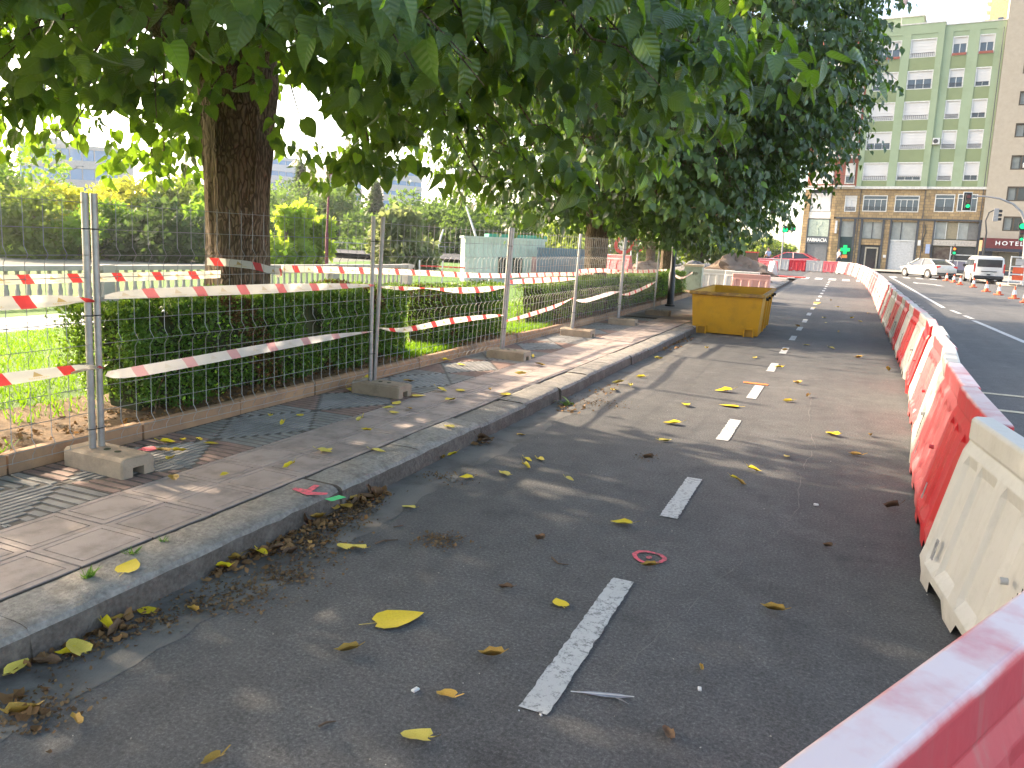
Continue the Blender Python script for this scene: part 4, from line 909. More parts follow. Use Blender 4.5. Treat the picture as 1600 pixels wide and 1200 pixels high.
b = MB(); b.add(o_ + i_, [(0,3,2,1), (0,1,5,4), (1,2,6,5), (2,3,7,6), (3,0,4,7), (8,9,10,11), (8,12,13,9), (9,13,14,10), (10,14,15,11), (11,15,12,8), (4,5,13,12), (5,6,14,13), (6,7,15,14), (7,4,12,15)])
b.build('tub', M_skip, t)
b = MB(); b.cbox((0, -.085, .835), (1.49, .055, .07), bev=.01); b.cbox((0, 3.42, .835), (1.49, .055, .07), bev=.01); b.cbox((-.715, 1.67, .835), (.05, 3.5, .07), bev=.01); b.cbox((.715, 1.67, .835), (.05, 3.5, .07), bev=.01); b.build('rim', M_rust, t)
for x in (-.47, .47):
    b = MB(); y = .012
    for (x0, x1, z0, z1) in ((-.10, -.075, .0, .17), (.075, .10, .0, .17), (-.10, .10, .145, .17)): b.box(x+x0, y-.05, z0, x+x1, y+.06, z1)
    p = b.build('fork_pocket', M_skip, t); b = MB(); b.box(x-.075, y-.008, .0, x+.075, y+.02, .145); b.build('pocket_shade_panel', mat('pocket_shade_paint', (.34, .17, .015), .7), p)  # closed panel, the shade inside the pocket painted as a darker yellow
for y in (.55, 1.15, 2.3, 2.9):
    b = MB(); b.cyl((.745, y, .75), .03, .06, 10, 'X'); b.build('lifting_lug', M_dark, t)
for y in (.9, 1.7, 2.5):
    b = MB(); b.add([(.64, y-.03, .05), (.64, y+.03, .05), (.69, y+.03, .80), (.69, y-.03, .80), (.685, y-.03, .05), (.685, y+.03, .05), (.735, y+.03, .80), (.735, y-.03, .80)], [(4,5,6,7), (0,4,7,3), (5,1,2,6), (0,1,5,4), (3,7,6,2)]); b.build('side_rib', M_skip, t)

# ------------------------------------------------------------------ lamp posts
M_pole = mat('dark_pole_paint', (.018, .019, .020), .45, (.03, .03, .03), 5)
M_maroon = mat('maroon_pole_paint', (.17, .035, .045), .5); M_grey = mat('grey_metal', (.30, .30, .30), .5, metal=.3); M_white = mat('white_painted_metal', (.66, .65, .62), .5)
t = thing('lamp_post', 'black pole at the far end of the pavement, with a dangling tape round it', 'lamp post', (-4.36, 20.9, G(20.9)+PAV))
b = MB(); b.tube([(0, 0, 0), (0, 0, .9), (0, 0, .95), (.02, 0, 6.5)], [.095, .09, .065, .045], 14); b.build('pole', M_pole, t)
b = MB(); b.cyl((0, 0, .02), .14, .05, 14); b.build('base_plate', M_pole, t)
tape('short tape tied from the black pole to the green cabinet', [(-4.30, 20.85, 1.0, .8, 0), (-4.5, 23, .85, .9, 20), (-4.85, 26.5, .92, .8, 0)], u0=.1)
q = deep(510, 440, 38); t = thing('lamp_post', 'dark red lamp post standing beyond the long hedge, right of the big trunk', 'lamp post', (q.x, q.y, -.5))
tz = deep(510, 262, 38).z; b = MB(); b.tube([(0, 0, 0), (0, 0, 2.2), (0, 0, 2.25), (.15, 0, tz+1.)], [.09, .085, .06, .05], 10); b.build('pole', M_maroon, t)
b = MB(); b.tube([(.1, 0, tz+.15), (.6, .1, tz+.2), (1.0, .2, tz+.35)], .045, 8); b.sphere((1.15, .2, tz+.42), (.28, .14, .08)); b.build('lamp_arm', M_maroon, t)
q = deep(100, 300, 60); t = thing('lamp_post', 'double armed lamp post in front of the far glass building', 'lamp post', (q.x, q.y, -1.))
tz = deep(100, 268, 60).z + 1.; b = MB(); b.tube([(0, 0, 0), (0, 0, tz)], .07, 8); b.build('pole', M_grey, t)
for s in (-1, 1):
    b = MB(); b.tube([(0, 0, tz-.1), (.5*s, .2*s, tz+.1), (1.0*s, .4*s, tz+.35)], .05, 6); b.cbox((1.2*s, .45*s, tz+.42), (.6, .2, .1), .4); b.build('lamp_head', M_grey, t)

# ------------------------------------------------------------------ balustrade, bridge, far buildings on the left
M_bal = mat('balustrade_stone', (.42, .39, .35), .85, (.33, .30, .27), 3)
def balustrade(label, A, B, h, zb, pitch=.24):
    A, B = Vector(A), Vector(B); L = (B-A).length; rz = math.atan2((B-A).y, (B-A).x)
    t = thing('balustrade', label, 'railing', (A.x, A.y, zb), rz)
    b = MB(); b.box(0, -.14, h-.12, L, .14, h); b.build('rail', M_bal, t); b = MB(); b.box(0, -.14, 0, L, .14, .14); b.build('plinth', M_bal, t)
    b = MB(); n = int(L/pitch)
    for k in range(n):
        x = (k+.5)*L/n; b.tube([(x, 0, .14), (x, 0, .30), (x, 0, .40), (x, 0, h-.12)], [.04, .062, .04, .045], 6, False)
    o = b.build('balusters', M_bal, t); o['kind'] = 'stuff'
    for k in range(int(L/4)+1):
        b = MB(); b.cbox((min(k*4, L), 0, h/2), (.3, .34, h+.03)); b.build('pier', M_bal, t)
balustrade('pale stone balustrade along the river beyond the garden path', (-19.5, -2), (-15.6, 26), .92, -.28)
M_deck = mat('bridge_deck', (.16, .24, .25), .7, (.12, .18, .19), 2); M_bdark = mat('dark_bridge_girder', (.07, .075, .08), .8)  # girder is an even dark grey below the deck
a, c = deep(478, 404, 66), deep(735, 404, 72); L = (c-a).length; rz = math.atan2(c.y-a.y, c.x-a.x)
t = thing('bridge', 'low hazy bridge with thin railings beyond the willow', 'bridge', (a.x, a.y, a.z), rz)
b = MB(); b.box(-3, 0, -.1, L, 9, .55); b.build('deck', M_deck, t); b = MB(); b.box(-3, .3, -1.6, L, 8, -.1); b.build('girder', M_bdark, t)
b = MB(); b.box(-3, .1, 1.45, L, .16, 1.52)
for k in range(int((L+3)/1.3)): b.box(-3+k*1.3, .1, .55, -3+k*1.3+.05, .15, 1.5)
b.build('railing', M_grey, t)
for k in range(3):
    b = MB(); b.box(2 + k*7, 1, -3, 3 + k*7, 7, -1.6); b.build('bridge_pier', M_bal, t)
M_fglass = mat('far_glass', (.07, .20, .37), .4, (.055, .16, .31), .3, spec=.6); M_fwall = mat('far_wall', (.36, .355, .35), .8)
def block(label, px0, px1, ytop, z, base, floors, cols, wall, glass, dz=14, band=.42, name='building'):
    a, c = deep(px0, ytop, z), deep(px1, ytop, z*1.03); top = (a.z+c.z)/2; L = (Vector((c.x, c.y))-Vector((a.x, a.y))).length; rz = math.atan2(c.y-a.y, c.x-a.x); h = top-base
    t = thing(name, label, 'building', (a.x, a.y, base), rz); b = MB(); b.box(0, .25, 0, L, dz, h); b.build('wall', wall, t)
    fh = h/floors
    for f in range(floors):
        b = MB(); b.box(-.1, -.05, f*fh, L+.1, .25, f*fh+fh*band*.5); b.box(-.1, -.05, (f+1)*fh-fh*band*.5+.01, L+.1, .25, (f+1)*fh-.01); b.build('floor_band', wall, t)
        for k in range(cols):
            x0, x1 = k*L/cols, (k+1)*L/cols; b = MB(); b.box(x0+.12, .12, f*fh+fh*band*.5, x1-.12, .24, (f+1)*fh-fh*band*.5); b.build('window', glass, t)
    return t, L, h
t, L, h = block('far pale office building with rows of blue glass above the trees on the left', 28, 185, 226, 150, -2, 5, 8, M_fwall, M_fglass)
b = MB(); b.box(2, 2, h, L*.35, 10, h+1.3); b.build('roof_plant_room', M_fwall, t)
M_fpink = mat('far_pink_wall', (.40, .35, .34), .85)
block('hazy pinkish apartment block seen under the leaves right of the dark red lamp post', 516, 566, 262, 180, -2, 7, 4, M_fpink, M_fglass, 12, .6)
block('hazy bluish apartment block seen under the leaves right of the big trunk', 424, 470, 246, 190, -2, 8, 4, mat('far_grey_wall', (.40, .42, .45), .85), M_fglass, 12, .6)
block('hazy block seen under the leaves above the willow', 600, 660, 262, 210, -2, 8, 5, mat('far_cream_wall', (.42, .42, .41), .85), M_fglass, 12, .6)

# ------------------------------------------------------------------ works site
M_cabin = mat('cabin_panel_green', (.44, .54, .47), .5, (.39, .49, .43), 1.5, dirt=(.2, .21, .17), dscale=2); M_croof = mat('cabin_roof_green', (.05, .30, .20), .5); M_cblue = mat('container_blue', (.10, .19, .25), .55, (.075, .15, .205), 2, dirt=(.12, .10, .08), dscale=3)
M_pinkdoor = mat('cabin_door_pink', (.50, .30, .27), .6); M_glassd = mat('dark_window_glass', (.025, .03, .035), .12, spec=.6)
a, c = deep(727, 372, 33), deep(852, 377, 33.5); base = deep(780, 461, 33.2).z; L = (Vector((c.x, c.y))-Vector((a.x, a.y))).length; rz = math.atan2(c.y-a.y, c.x-a.x); h = a.z-base
t = thing('site_cabin', 'pale green site cabin behind the fence with two barred dark windows', 'cabin', (a.x, a.y, base), rz)
b = MB(); b.box(0, 0, -.5, L, 2.4, h); b.build('body', M_cabin, t); b = MB(); b.box(-.06, -.06, h, L+.06, 2.5, h+.10); b.build('roof_edge', M_cabin, t); b = MB(); b.box(L*.3, .2, h+.1, L+.1, 2.3, h+.24); b.build('roof', M_croof, t)
for x0 in (.42, .60):
    b = MB(); b.box(L*x0, -.03, h*.32, L*x0+.42, .02, h*.68); w_ = b.build('window', M_glassd, t); b = MB(); 
    for k in range(3): b.box(L*x0+.10+k*.11, -.06, h*.32, L*x0+.12+k*.11, -.031, h*.68)
    b.build('window_bar', M_white, w_)
b = MB(); b.box(L*.84, -.04, .05, L*.97, .02, h*.72); b.build('door', M_pinkdoor, t)
for k in range(9):
    b = MB(); b.box(k*L/9+.02, -.018, .02, k*L/9+.045, .005, h-.02); b.build('panel_joint', M_croof if False else M_cabin, t)
a, c = deep(840, 387, 32.5), deep(930, 391, 32.5); base = deep(880, 468, 32).z; L = (Vector((c.x, c.y))-Vector((a.x, a.y))).length; rz = math.atan2(c.y-a.y, c.x-a.x); h = a.z-base
t = thing('storage_container', 'blue ribbed container between the green cabin and the second trunk', 'container', (a.x, a.y, base), rz)
b = MB(); b.box(0, .03, -.5, L, 2.4, h); b.build('body', M_cblue, t)
for k in range(14):
    b = MB(); b.box((k+.2)*L/14, 0, .08, (k+.65)*L/14, .03, h-.08); b.build('rib', M_cblue, t)
b = MB(); b.box(-.03, -.02, h-.09, L+.03, .03, h+.02); b.build('top_frame', M_cblue, t); b = MB(); b.box(-.03, -.02, 0, L+.03, .03, .09); b.build('bottom_frame', M_cblue, t)
M_sand = mat('sand_heap', (.20, .145, .105), .95, (.14, .10, .075), 3, bmp=1., bscale=18, dirt=(.13, .10, .075), dscale=2)
M_gravel = mat('grey_rubble', (.15, .14, .13), .95, (.10, .095, .09), 5, bmp=1., bscale=14)
def heap(label, px, ytop, ybase, wpx, z, m, N=26):
    q = deep(px, ybase, z); r = wpx/1200*z/2; h = (ybase-ytop)/1200*z + .3; t = MB(); rows = 14
    for i in range(rows+1):
        for j in range(N):
            a = 2*math.pi*j/N; u_ = i/rows; rr = r*1.35*(1-u_)**.7*(1+.16*math.sin(a*3+i*.6+r)+.08*math.sin(a*7-i)+random.uniform(-.09, .09)); t.v.append((rr*math.cos(a), rr*math.sin(a), h*(1-(1-u_)**1.5)*(1+.12*math.sin(a*2+r*5))+random.uniform(-.05, .05)-.3))
    for i in range(rows):
        for j in range(N): t.f.append([i*N+j, i*N+(j+1) % N, (i+1)*N+(j+1) % N, (i+1)*N+j]); t.m.append(0); t.sm.append(True)
    o = obj('soil_heap', t.mesh('soil_heap', m), None, (q.x, q.y, q.z)); tag(o, label, 'soil heap')
heap('large brown soil heap behind the skip', 1145, 402, 440, 84, 38, M_sand); heap('small soil heap right of the large one', 1172, 409, 425, 60, 48, M_sand)
heap('low mound of earth behind the end of the far hedge', 1010, 412, 440, 80, 36, M_sand); heap('grey rubble heap behind the black pole', 1085, 410, 425, 60, 44, M_gravel)
M_cab = mat('cabinet_green', (.30, .36, .29), .6, (.25, .31, .245), 2, dirt=(.12, .13, .10), dscale=5); M_capst = mat('cabinet_top', (.50, .42, .30), .8)
q = deep(1085, 480, 28); t = thing('utility_cabinet', 'grey green utility cabinet with dark scribbles at the end of the far hedge', 'cabinet', (-5.05, 27.9, G(27.9)+PAV-.1), R(3))
b = MB(); b.box(-.32, -.2, 0, .30, .25, 1.0); b.build('box', M_cab, t); b = MB(); b.box(-.36, -.24, 1.0, .34, .29, 1.07); b.build('cap', M_capst, t); b = MB(); b.box(-.26, -.215, .08, .24, -.19, .93); b.build('door', M_cab, t)
for k in range(4):
    b = MB(); b.tube([(-.15+.08*k, -.218, .7), (-.12+.08*k, -.218, .82), (-.1+.08*k, -.218, .72), (-.07+.08*k, -.218, .80)], .008, 4); b.build('scribble', M_black, t)
put_barrier('w', -4.55, 30.2, R(88), 'white plastic barrier lying across the pavement beside the utility cabinet')
put_barrier('w', -3.6, 29.7, R(84), 'white plastic barrier behind the skip, right of the utility cabinet')
bt = put_barrier('r', -3.0, 27.3, R(86), 'faded red plastic barrier standing behind the skip, over a white one lying down')
for ch in bt.children:
    if ch.name.startswith('body'): ch.data = barrier_mesh('barrier_faded', plastic('faded_pink_plastic', (.50, .23, .20), (.55, .40, .37), .6))
bt = put_barrier('w', -2.95, 26.2, R(86), 'white plastic barrier lying on its side between the skip and the faded red one', (0, R(90))); bt.location.z += .236
put_barrier('r', -5.1, 56.0, R(80), 'red plastic barrier at the pavement corner left of the cream one'); put_barrier('w', -4.6, 53.4, R(20), 'cream plastic barrier turned end on at the pavement corner')
put_barrier('r', -6.6, 58.5, R(84), 'red plastic barrier left of the pavement corner by the dark crate'); put_barrier('w', -5.6, 47, R(80), 'white plastic barrier on the pavement beyond the soil heaps')
M_redsheet = mat('red_sheet', (.55, .07, .05), .6)
o = obj('red_mat', MB().cbox((0, 0, .03), (2.3, 1.0, .06), bev=.02).mesh('red_mat', M_redsheet), None, (-3.6, 51.5, G(51.5)), R(-8)); tag(o, 'flat red strip lying on the ground at the pavement corner', 'mat')
t = thing('crate', 'dark brown crate among the barriers at the pavement corner', 'crate', (-6.3, 54.5, G(54)+PAV)); b = MB(); b.box(-.6, -.4, 0, .6, .4, 1.25); b.build('box', mat('crate_brown', (.10, .075, .05), .8), t); b = MB(); b.box(-.64, -.44, 1.25, .64, .44, 1.33); b.build('lid', M_redsheet, t)
M_signred = mat('sign_red', (.62, .06, .05), .45); M_signwhite = mat('sign_white', (.74, .72, .68), .45)
for k, (px, py, z, r, lab) in enumerate([(974, 383, 30, .36, 'large round red and white sign on a white post, left of the third trunk'), (987, 382, 34, .26, 'middle one of three round red and white signs left of the third trunk'), (997, 383, 35, .30, 'rightmost round red and white sign left of the third trunk')]):
    q = deep(px, py, z); t = thing('road_sign', lab, 'sign', (q.x, q.y, G(q.y)), R(18), 'round signs on the works site'); hz = q.z - G(q.y)
    b = MB(); b.cyl((0, 0, hz), r, .03, 22, 'Y'); b.build('disc', M_signred, t); b = MB(); b.cyl((0, -.02, hz), r*.62, .012, 20, 'Y'); b.build('centre', M_signwhite if k != 1 else M_signred, t)
    b = MB(); b.tube([(0, .04, 0), (0, .04, hz+.2)], .03, 8); b.build('post', M_white, t)
q = deep(964, 424, 30); t = thing('plastic_barrier', 'pink red plastic barrier half hidden behind the second trunk', 'barrier', (q.x, q.y, G(q.y)+.4), R(70)); obj('body', bm_r, t)
t = thing('mesh_guard', 'white site guard rail in front of the green cabin', 'railing', tuple(deep(690, 462, 30)), R(22))
for x in (-.9, .0, .9):
    b = MB(); b.box(x-.025, -.025, 0, x+.025, .025, 1.35); b.build('upright', M_white, t)
for z in (.35, .75, 1.1):
    b = MB(); b.box(-.9, -.02, z, .9, .02, z+.05); b.build('rail', M_white if z < 1 else M_signred, t)
for lab, p0, p1, z in (('pale leaning crane jib above the willow side of the cabin', (682, 392), (693, 358), 62), ('grey slanting boom above the cabin', (743, 368), (728, 322), 60)):
    a, c = deep(*p0, z), deep(*p1, z); b = MB(); b.tube([(0, 0, -1.5), (0, 0, 0), tuple(c-a)], [.09, .09, .06], 6); o = obj('crane_boom', b.mesh('crane_boom', M_white), None, tuple(a)); tag(o, lab, 'crane')

# ------------------------------------------------------------------ the buildings across the junction
P0 = (3.371, 81.537); BRZ = R(-6.7); ZB = .65
M_g1 = mat('green_pilaster_render', (.275, .335, .215), .85, (.255, .315, .20), .9, dirt=(.20, .245, .14), dscale=.5, damt=.5); M_g2 = mat('olive_spandrel_render', (.205, .245, .125), .85, (.19, .225, .115), 1.5)
M_frame = mat('white_window_frame', (.66, .655, .62), .6); M_shut = mat('roller_shutter', (.58, .56, .54), .6, (.53, .51, .49), 1.2); M_pane = mat('window_glass', (.06, .085, .11), .1, spec=.6); M_drail = mat('dark_railing', (.05, .05, .055), .6)
M_corn = mat('white_cornice', (.60, .58, .53), .8); M_flower = mat('flower_box', (.30, .09, .06), .7)
def stone_mat():
    m, nt, b = new_mat('stone_cladding'); tc = _n(nt, 'ShaderNodeTexCoord'); mp = _n(nt, 'ShaderNodeMapping'); nt.links.new(tc.outputs['Object'], mp.inputs['Vector']); mp.inputs['Rotation'].default_value = (R(90), 0, 0)
    br = _n(nt, 'ShaderNodeTexBrick'); nt.links.new(mp.outputs[0], br.inputs['Vector']); br.inputs['Scale'].default_value = 1.; br.inputs['Brick Width'].default_value = .42; br.inputs['Row Height'].default_value = .26; br.inputs['Mortar Size'].default_value = .018
    br.inputs['Color1'].default_value = (.36, .25, .12, 1); br.inputs['Color2'].default_value = (.23, .155, .075, 1); br.inputs['Mortar'].default_value = (.15, .115, .075, 1); br.offset = .37
    c = mix(nt, .6, br.outputs['Color'], ramp(nt, noise(nt, tc.outputs['Object'], 2.2, 4), [(.3, .65), (.7, 1.25)]), 'MULTIPLY'); nt.links.new(c, b.inputs['Base Color']); b.inputs['Roughness'].default_value = .9; bump(nt, b, br.outputs['Fac'], -.4, .03); return m
M_stone = stone_mat(); M_bslate = mat('dark_slate_trim', (.055, .06, .068), .6); M_curtain = mat('curtained_glass', (.30, .31, .28), .5, (.22, .225, .205), 2.5)
gb = thing('green_building', 'pale green apartment block with white shutters over a stone clad ground floor', 'building', (P0[0], P0[1], 0), BRZ)
WZ = [8.95, 11.77, 14.42, 17.14, 19.92]; WH = 1.66
pil = [(-3.5, -3.06, 0), (-.88, -.16, 0), (1.97, 2.5, 0), (2.5, 3.2, .18), (4.42, 5.27, .18), (6.48, 7.2, .18)]
for x0, x1, y in pil:
    b = MB(); b.box(x0, y, 8.4, x1, 8, 22.0 - (0 if y == 0 else .0)); b.build('pilaster', M_g1, gb)
b = MB(); b.box(-3.5, -.002, 22.0, 2.5, 8, 22.85); b.build('parapet', M_g1, gb); b = MB(); b.box(2.5, .178, 22.0, 7.2, 8, 22.6); b.build('parapet', M_g1, gb)
b = MB(); b.box(-3.55, -.05, 22.85, 2.55, 8, 22.95); b.box(2.55, .12, 22.6, 7.25, 8, 22.69); b.build('coping', M_corn, gb)
b = MB(); b.box(-3.2, 1.5, 22.9, .62, 7, 23.95); b.build('roof_house', M_g1, gb); b = MB(); b.box(-3.3, 1.4, 23.95, .72, 7.1, 24.05); b.build('roof_house_coping', M_corn, gb)
b = MB(); b.box(-3.4, 2.2, .6, 7.1, 8.2, 22.0); b.build('core_wall', M_g2, gb)
shut_open = {('A', 4): .45, ('C', 4): .35, ('D', 4): .38, ('B', 3): .45, ('C', 3): .42, ('D', 3): .75, ('A', 1): .62, ('D', 2): .72, ('D', 0): .72, ('A', 3): .78, ('B', 0): .82}
def railing(x0, x1, y, z, h, par, n=12):
    b = MB(); b.box(x0, y-.012, z+h-.03, x1, y+.012, z+h); b.box(x0, y-.012, z+.04, x1, y+.012, z+.07)
    for k in range(n+1): xx = x0 + (x1-x0)*k/n; b.box(xx-.012, y-.01, z+.04, xx+.012, y+.01, z+h)
    return b.build('window_railing', M_drail, par)
for cn, x0, x1, y in (('A', -3.06, -.88, 0), ('B', -.16, 1.97, 0), ('C', 3.2, 4.42, .18), ('D', 5.27, 6.48, .18)):
    zs = [8.4] + [z + WH for z in WZ]
    for f in range(6):
        z0 = zs[f]; z1 = WZ[f] if f < 5 else 22.0
        b = MB(); b.box(x0, y+.05, z0, x1, 2, z1); b.build('spandrel', M_g2 if f < 5 else M_g1, gb)
    for f, z in enumerate(WZ):
        yy = y + .16; fr = MB(); e = .09
        fr.box(x0+.01, yy-.12, z, x0+e, yy+.06, z+WH); fr.box(x1-e, yy-.12, z, x1-.01, yy+.06, z+WH); fr.box(x0+e, yy-.12, z+WH-e, x1-e, yy+.06, z+WH); fr.box(x0+e, yy-.12, z, x1-e, yy+.06, z+.06)
        w = fr.build('window', M_frame, gb)
        op = shut_open.get((cn, f), .97); zt = z+WH-e; zsb = zt - (WH-e-.06)*op
        sb = MB(); n = 10
        for k in range(n): a0 = zsb + (zt-zsb)*k/n; sb.box(x0+e, yy-.01 + (.012 if k % 2 else 0), a0, x1-e, yy+.03, zsb + (zt-zsb)*(k+1)/n - .004)
        sb.build('shutter', M_shut, w)
        if op < .95:
            pb = MB(); pb.box(x0+e, yy+.05, z+.06, x1-e, yy+.07, zsb); pb.build('pane', M_pane, w)
            nn = 3 if x1-x0 > 1.8 else 2
            for k in range(nn+1): xx = x0+e + (x1-x0-2*e)*k/nn; mb_ = MB(); mb_.box(xx-.035, yy+.01, z+.06, xx+.035, yy+.05, zsb); mb_.build('sash', M_frame, w)
        if (cn, f) not in (('A', 4), ('C', 4), ('D', 4)): railing(x0+e, x1-e, yy-.10, z, .42, w)
        else: fb = MB(); fb.box(x0+.05, yy-.22, z+.02, x1-.05, yy-.03, z+.22); fb.build('flower_box', M_flower, w)
b = MB(); b.box(-5.3, -.28, 8.14, 2.55, .3, 8.38); b.box(2.55, -.1, 8.16, 7.25, .3, 8.38); b.build('cornice', M_corn, gb)
# stone base
def wall_with_holes(x0, x1, z0, z1, holes, y, dep, m, name='stone_wall'):
    xs = sorted({x0, x1, *[h[0] for h in holes], *[h[1] for h in holes]}); b = MB()
    for a, c in zip(xs, xs[1:]):
        cuts = sorted([(h[2], h[3]) for h in holes if h[0] <= a + 1e-6 and h[1] >= c - 1e-6]); z = z0
        for q0, q1 in cuts:
            if q0 > z + 1e-6: b.box(a, y, z, c, y+dep, q0)
            z = max(z, q1)
        if z < z1 - 1e-6: b.box(a, y, z, c, y+dep, z1)
    return b.build(name, m, gb)
fw_ = [(-2.75, -.65, 6.05, 7.56), (0, 2.03, 6.05, 7.56), (3.3, 4.88, 6.12, 7.7), (5.1, 6.66, 6.18, 7.74), (-4.35, -3.3, 6.0, 7.5)]
wall_with_holes(-5.2, 7.2, 5.45, 8.14, fw_, .02, .6, M_stone)
gh = [(-2.7, -.7, .5, 5.1), (-.12, 2.1, .5, 5.15), (3.5, 7.0, .5, 5.25), (-4.6, -3.2, .5, 5.1)]
wall_with_holes(-5.2, 7.2, .3, 5.3, gh, .02, .6, M_stone)
b = MB(); b.box(-5.0, -.10, 5.3, 7.25, .1, 5.45); b.build('dark_string_course', M_bslate, gb)
for x0, x1, z0, z1 in fw_:
    f = MB(); f.box(x0, .0, z0, x0+.07, .2, z1); f.box(x1-.07, .0, z0, x1, .2, z1); f.box(x0+.07, .0, z1-.07, x1-.07, .2, z1); f.box(x0+.07, .0, z0, x1-.07, .2, z0+.07)
    w = f.build('window', M_frame, gb); p = MB(); p.box(x0+.07, .14, z0+.07, x1-.07, .16, z1-.07); p.build('pane', M_pane if x0 > -4 else M_shut, w); n = 4 if x1-x0 > 1.8 else 2
    for k in range(1, n): xx = x0 + (x1-x0)*k/n; s = MB(); s.box(xx-.025, .08, z0+.07, xx+.025, .135, z1-.40); s.build('sash', M_frame, w)
    s = MB(); s.box(x0+.07, .07, z1-.40, x1-.07, .137, z1-.34); s.build('transom', M_frame, w); railing(x0+.08, x1-.08, .05, z0+.05, .40, w)
def panel(name, x0, x1, y, z0, z1, m, par=gb, d=.06): b = MB(); b.box(x0, y, z0, x1, y+d, z1); return b.build(name, m, par)
# entrance
panel('slate_surround', -2.75, -2.55, -.04, .6, 5.3, M_bslate, d=.3); panel('slate_surround', -.85, -.65, -.04, .6, 5.3, M_bslate, d=.3); panel('upper_glazing', -2.55, -.85, .25, 3.5, 5.1, M_curtain); panel('upper_glazing_mullion', -1.73, -1.67, .18, 3.5, 5.1, M_bslate); panel('door_lintel', -2.55, -.85, .05, 2.9, 3.45, M_stone, d=.2)
panel('dark_entrance', -2.55, -.85, .40, .6, 2.9, M_bslate); d_ = MB(); d_.box(-2.15, .25, .66, -2.03, .36, 2.7); d_.box(-1.12, .25, .66, -1.0, .36, 2.7); d_.box(-2.03, .25, 2.56, -1.12, .36, 2.7); dr = d_.build('entrance_door', mat('bronze_door_frame', (.42, .38, .29), .5), gb); panel('door_glass', -2.03, -1.12, .30, .7, 2.56, M_glassd, dr, .02)
panel('door_sign', -.5, -.25, -.02, 1.75, 2.0, M_white); panel('slate_surround', -.2, -.04, -.04, .6, 5.3, M_bslate, d=.3); panel('slate_surround', 2.06, 2.25, -.04, .6, 5.3, M_bslate, d=.3); panel('upper_glazing', -.02, 2.05, .25, 3.45, 5.12, M_curtain); panel('upper_glazing_mullion', .75, .82, .18, 3.45, 5.12, M_bslate)
sh = MB(); n = 18
for k in range(n): sh.box(-.03, .1 + (.015 if k % 2 else 0), .66 + 2.7*k/n, 2.05, .2, .66 + 2.7*(k+1)/n - .006)
sh.build('roller_door', mat('grey_roller_door', (.50, .50, .49), .55), gb); panel('roller_box', -.03, 2.05, .02, 3.36, 3.46, M_frame, d=.2)
# shop
panel('shop_frame', 3.42, 3.56, -.03, .6, 5.3, M_bslate, d=.3); panel('shop_frame', 6.98, 7.2, -.03, .6, 5.3, M_bslate, d=.3)
for x0, x1, m in ((3.58, 4.45, M_curtain), (4.5, 5.4, mat('ochre_curtain', (.26, .22, .14), .6)), (5.45, 6.2, M_curtain), (6.22, 6.97, mat('grey_curtain', (.17, .165, .15), .6))): w = panel('shop_upper_window', x0, x1, .25, 3.68, 5.2, m)
for x in (3.56, 4.45, 5.4): panel('shop_upper_frame', x, x+.05, .16, 3.66, 5.22, M_frame)
sg = panel('shop_sign', 3.56, 6.98, .0, 3.08, 3.6, mat('shop_sign_cream', (.44, .40, .34), .7), d=.12)
for k in range(13):
    b = MB(); x = 3.75 + k*.24; b.box(x, -.015, 3.22, x+.05, -.001, 3.46); b.box(x+.05, -.015, 3.22 + .09*(k % 3), x+.13, -.001, 3.27 + .09*(k % 3)); b.build('faded_letter', mat('faded_lettering', (.54, .50, .44), .7) if k == 0 else bpy.data.materials['faded_lettering'], sg)
panel('shop_window', 3.6, 5.0, .28, 1.85, 3.0, mat('shop_window_view', (.07, .04, .033), .15, (.16, .13, .10), 3)); panel('shop_window', 5.1, 6.96, .28, 1.85, 3.0, M_glassd); panel('shop_mullion', 5.0, 5.09, .15, .8, 3.05, M_frame); panel('shop_transom', 5.1, 6.96, .12, 2.26, 2.33, M_frame); panel('shop_stall_riser', 3.58, 6.98, .3, .6, 1.85, M_bslate)
M_banner = mat('terrace_banner', (.12, .13, .19), .7, (.16, .13, .16), 4)
tr = thing('terrace_screen', 'dark terrace screen with a white rail in front of the shop', 'screen', (P0[0], P0[1], 0), BRZ); panel('rail', 3.7, 7.1, -1.52, 1.72, 1.80, M_white, tr)
for k in range(5): panel('screen_panel', 3.75 + k*.66, 4.36 + k*.66, -1.5, .95, 1.70, M_banner, tr, .04); panel('post', 3.70 + k*.66, 3.745 + k*.66, -1.52, .6, 1.72, M_white, tr)
panel('lower_board', 3.75, 7.05, -1.49, .6, .93, M_bslate, tr, .03)
# pharmacy bay
panel('slate_surround', -4.62, -4.45, -.04, .6, 5.3, M_bslate, d=.3); panel('slate_surround', -3.35, -3.15, -.04, .6, 5.3, M_bslate, d=.3); panel('upper_glazing', -4.45, -3.35, .2, 3.6, 5.1, M_curtain); panel('pharmacy_doorway', -4.45, -3.35, .2, .6, 3.6, mat('pharmacy_dark_front', (.02, .045, .05), .3)); panel('vertical_sign', -4.98, -4.80, -.32, 3.9, 5.1, M_white, d=.3)
def emat(name, col, st): return mat(name, col, .4, emit=(col, st))
M_egreen = emat('lit_green', (.0, .62, .10), .32); M_ered = mat('unlit_red_lens', (.16, .03, .03), .4); M_eamb = mat('unlit_amber_lens', (.12, .07, .03), .4); M_esig = emat('lit_signal_green', (.0, .6, .17), .3); M_eora = emat('lit_orange', (1., .22, .03), .3)
ct = thing('pharmacy_cross', 'lit green pharmacy cross hanging in the dark doorway bay', 'sign', (P0[0], P0[1], 0), BRZ); x, z = -3.86, 2.35
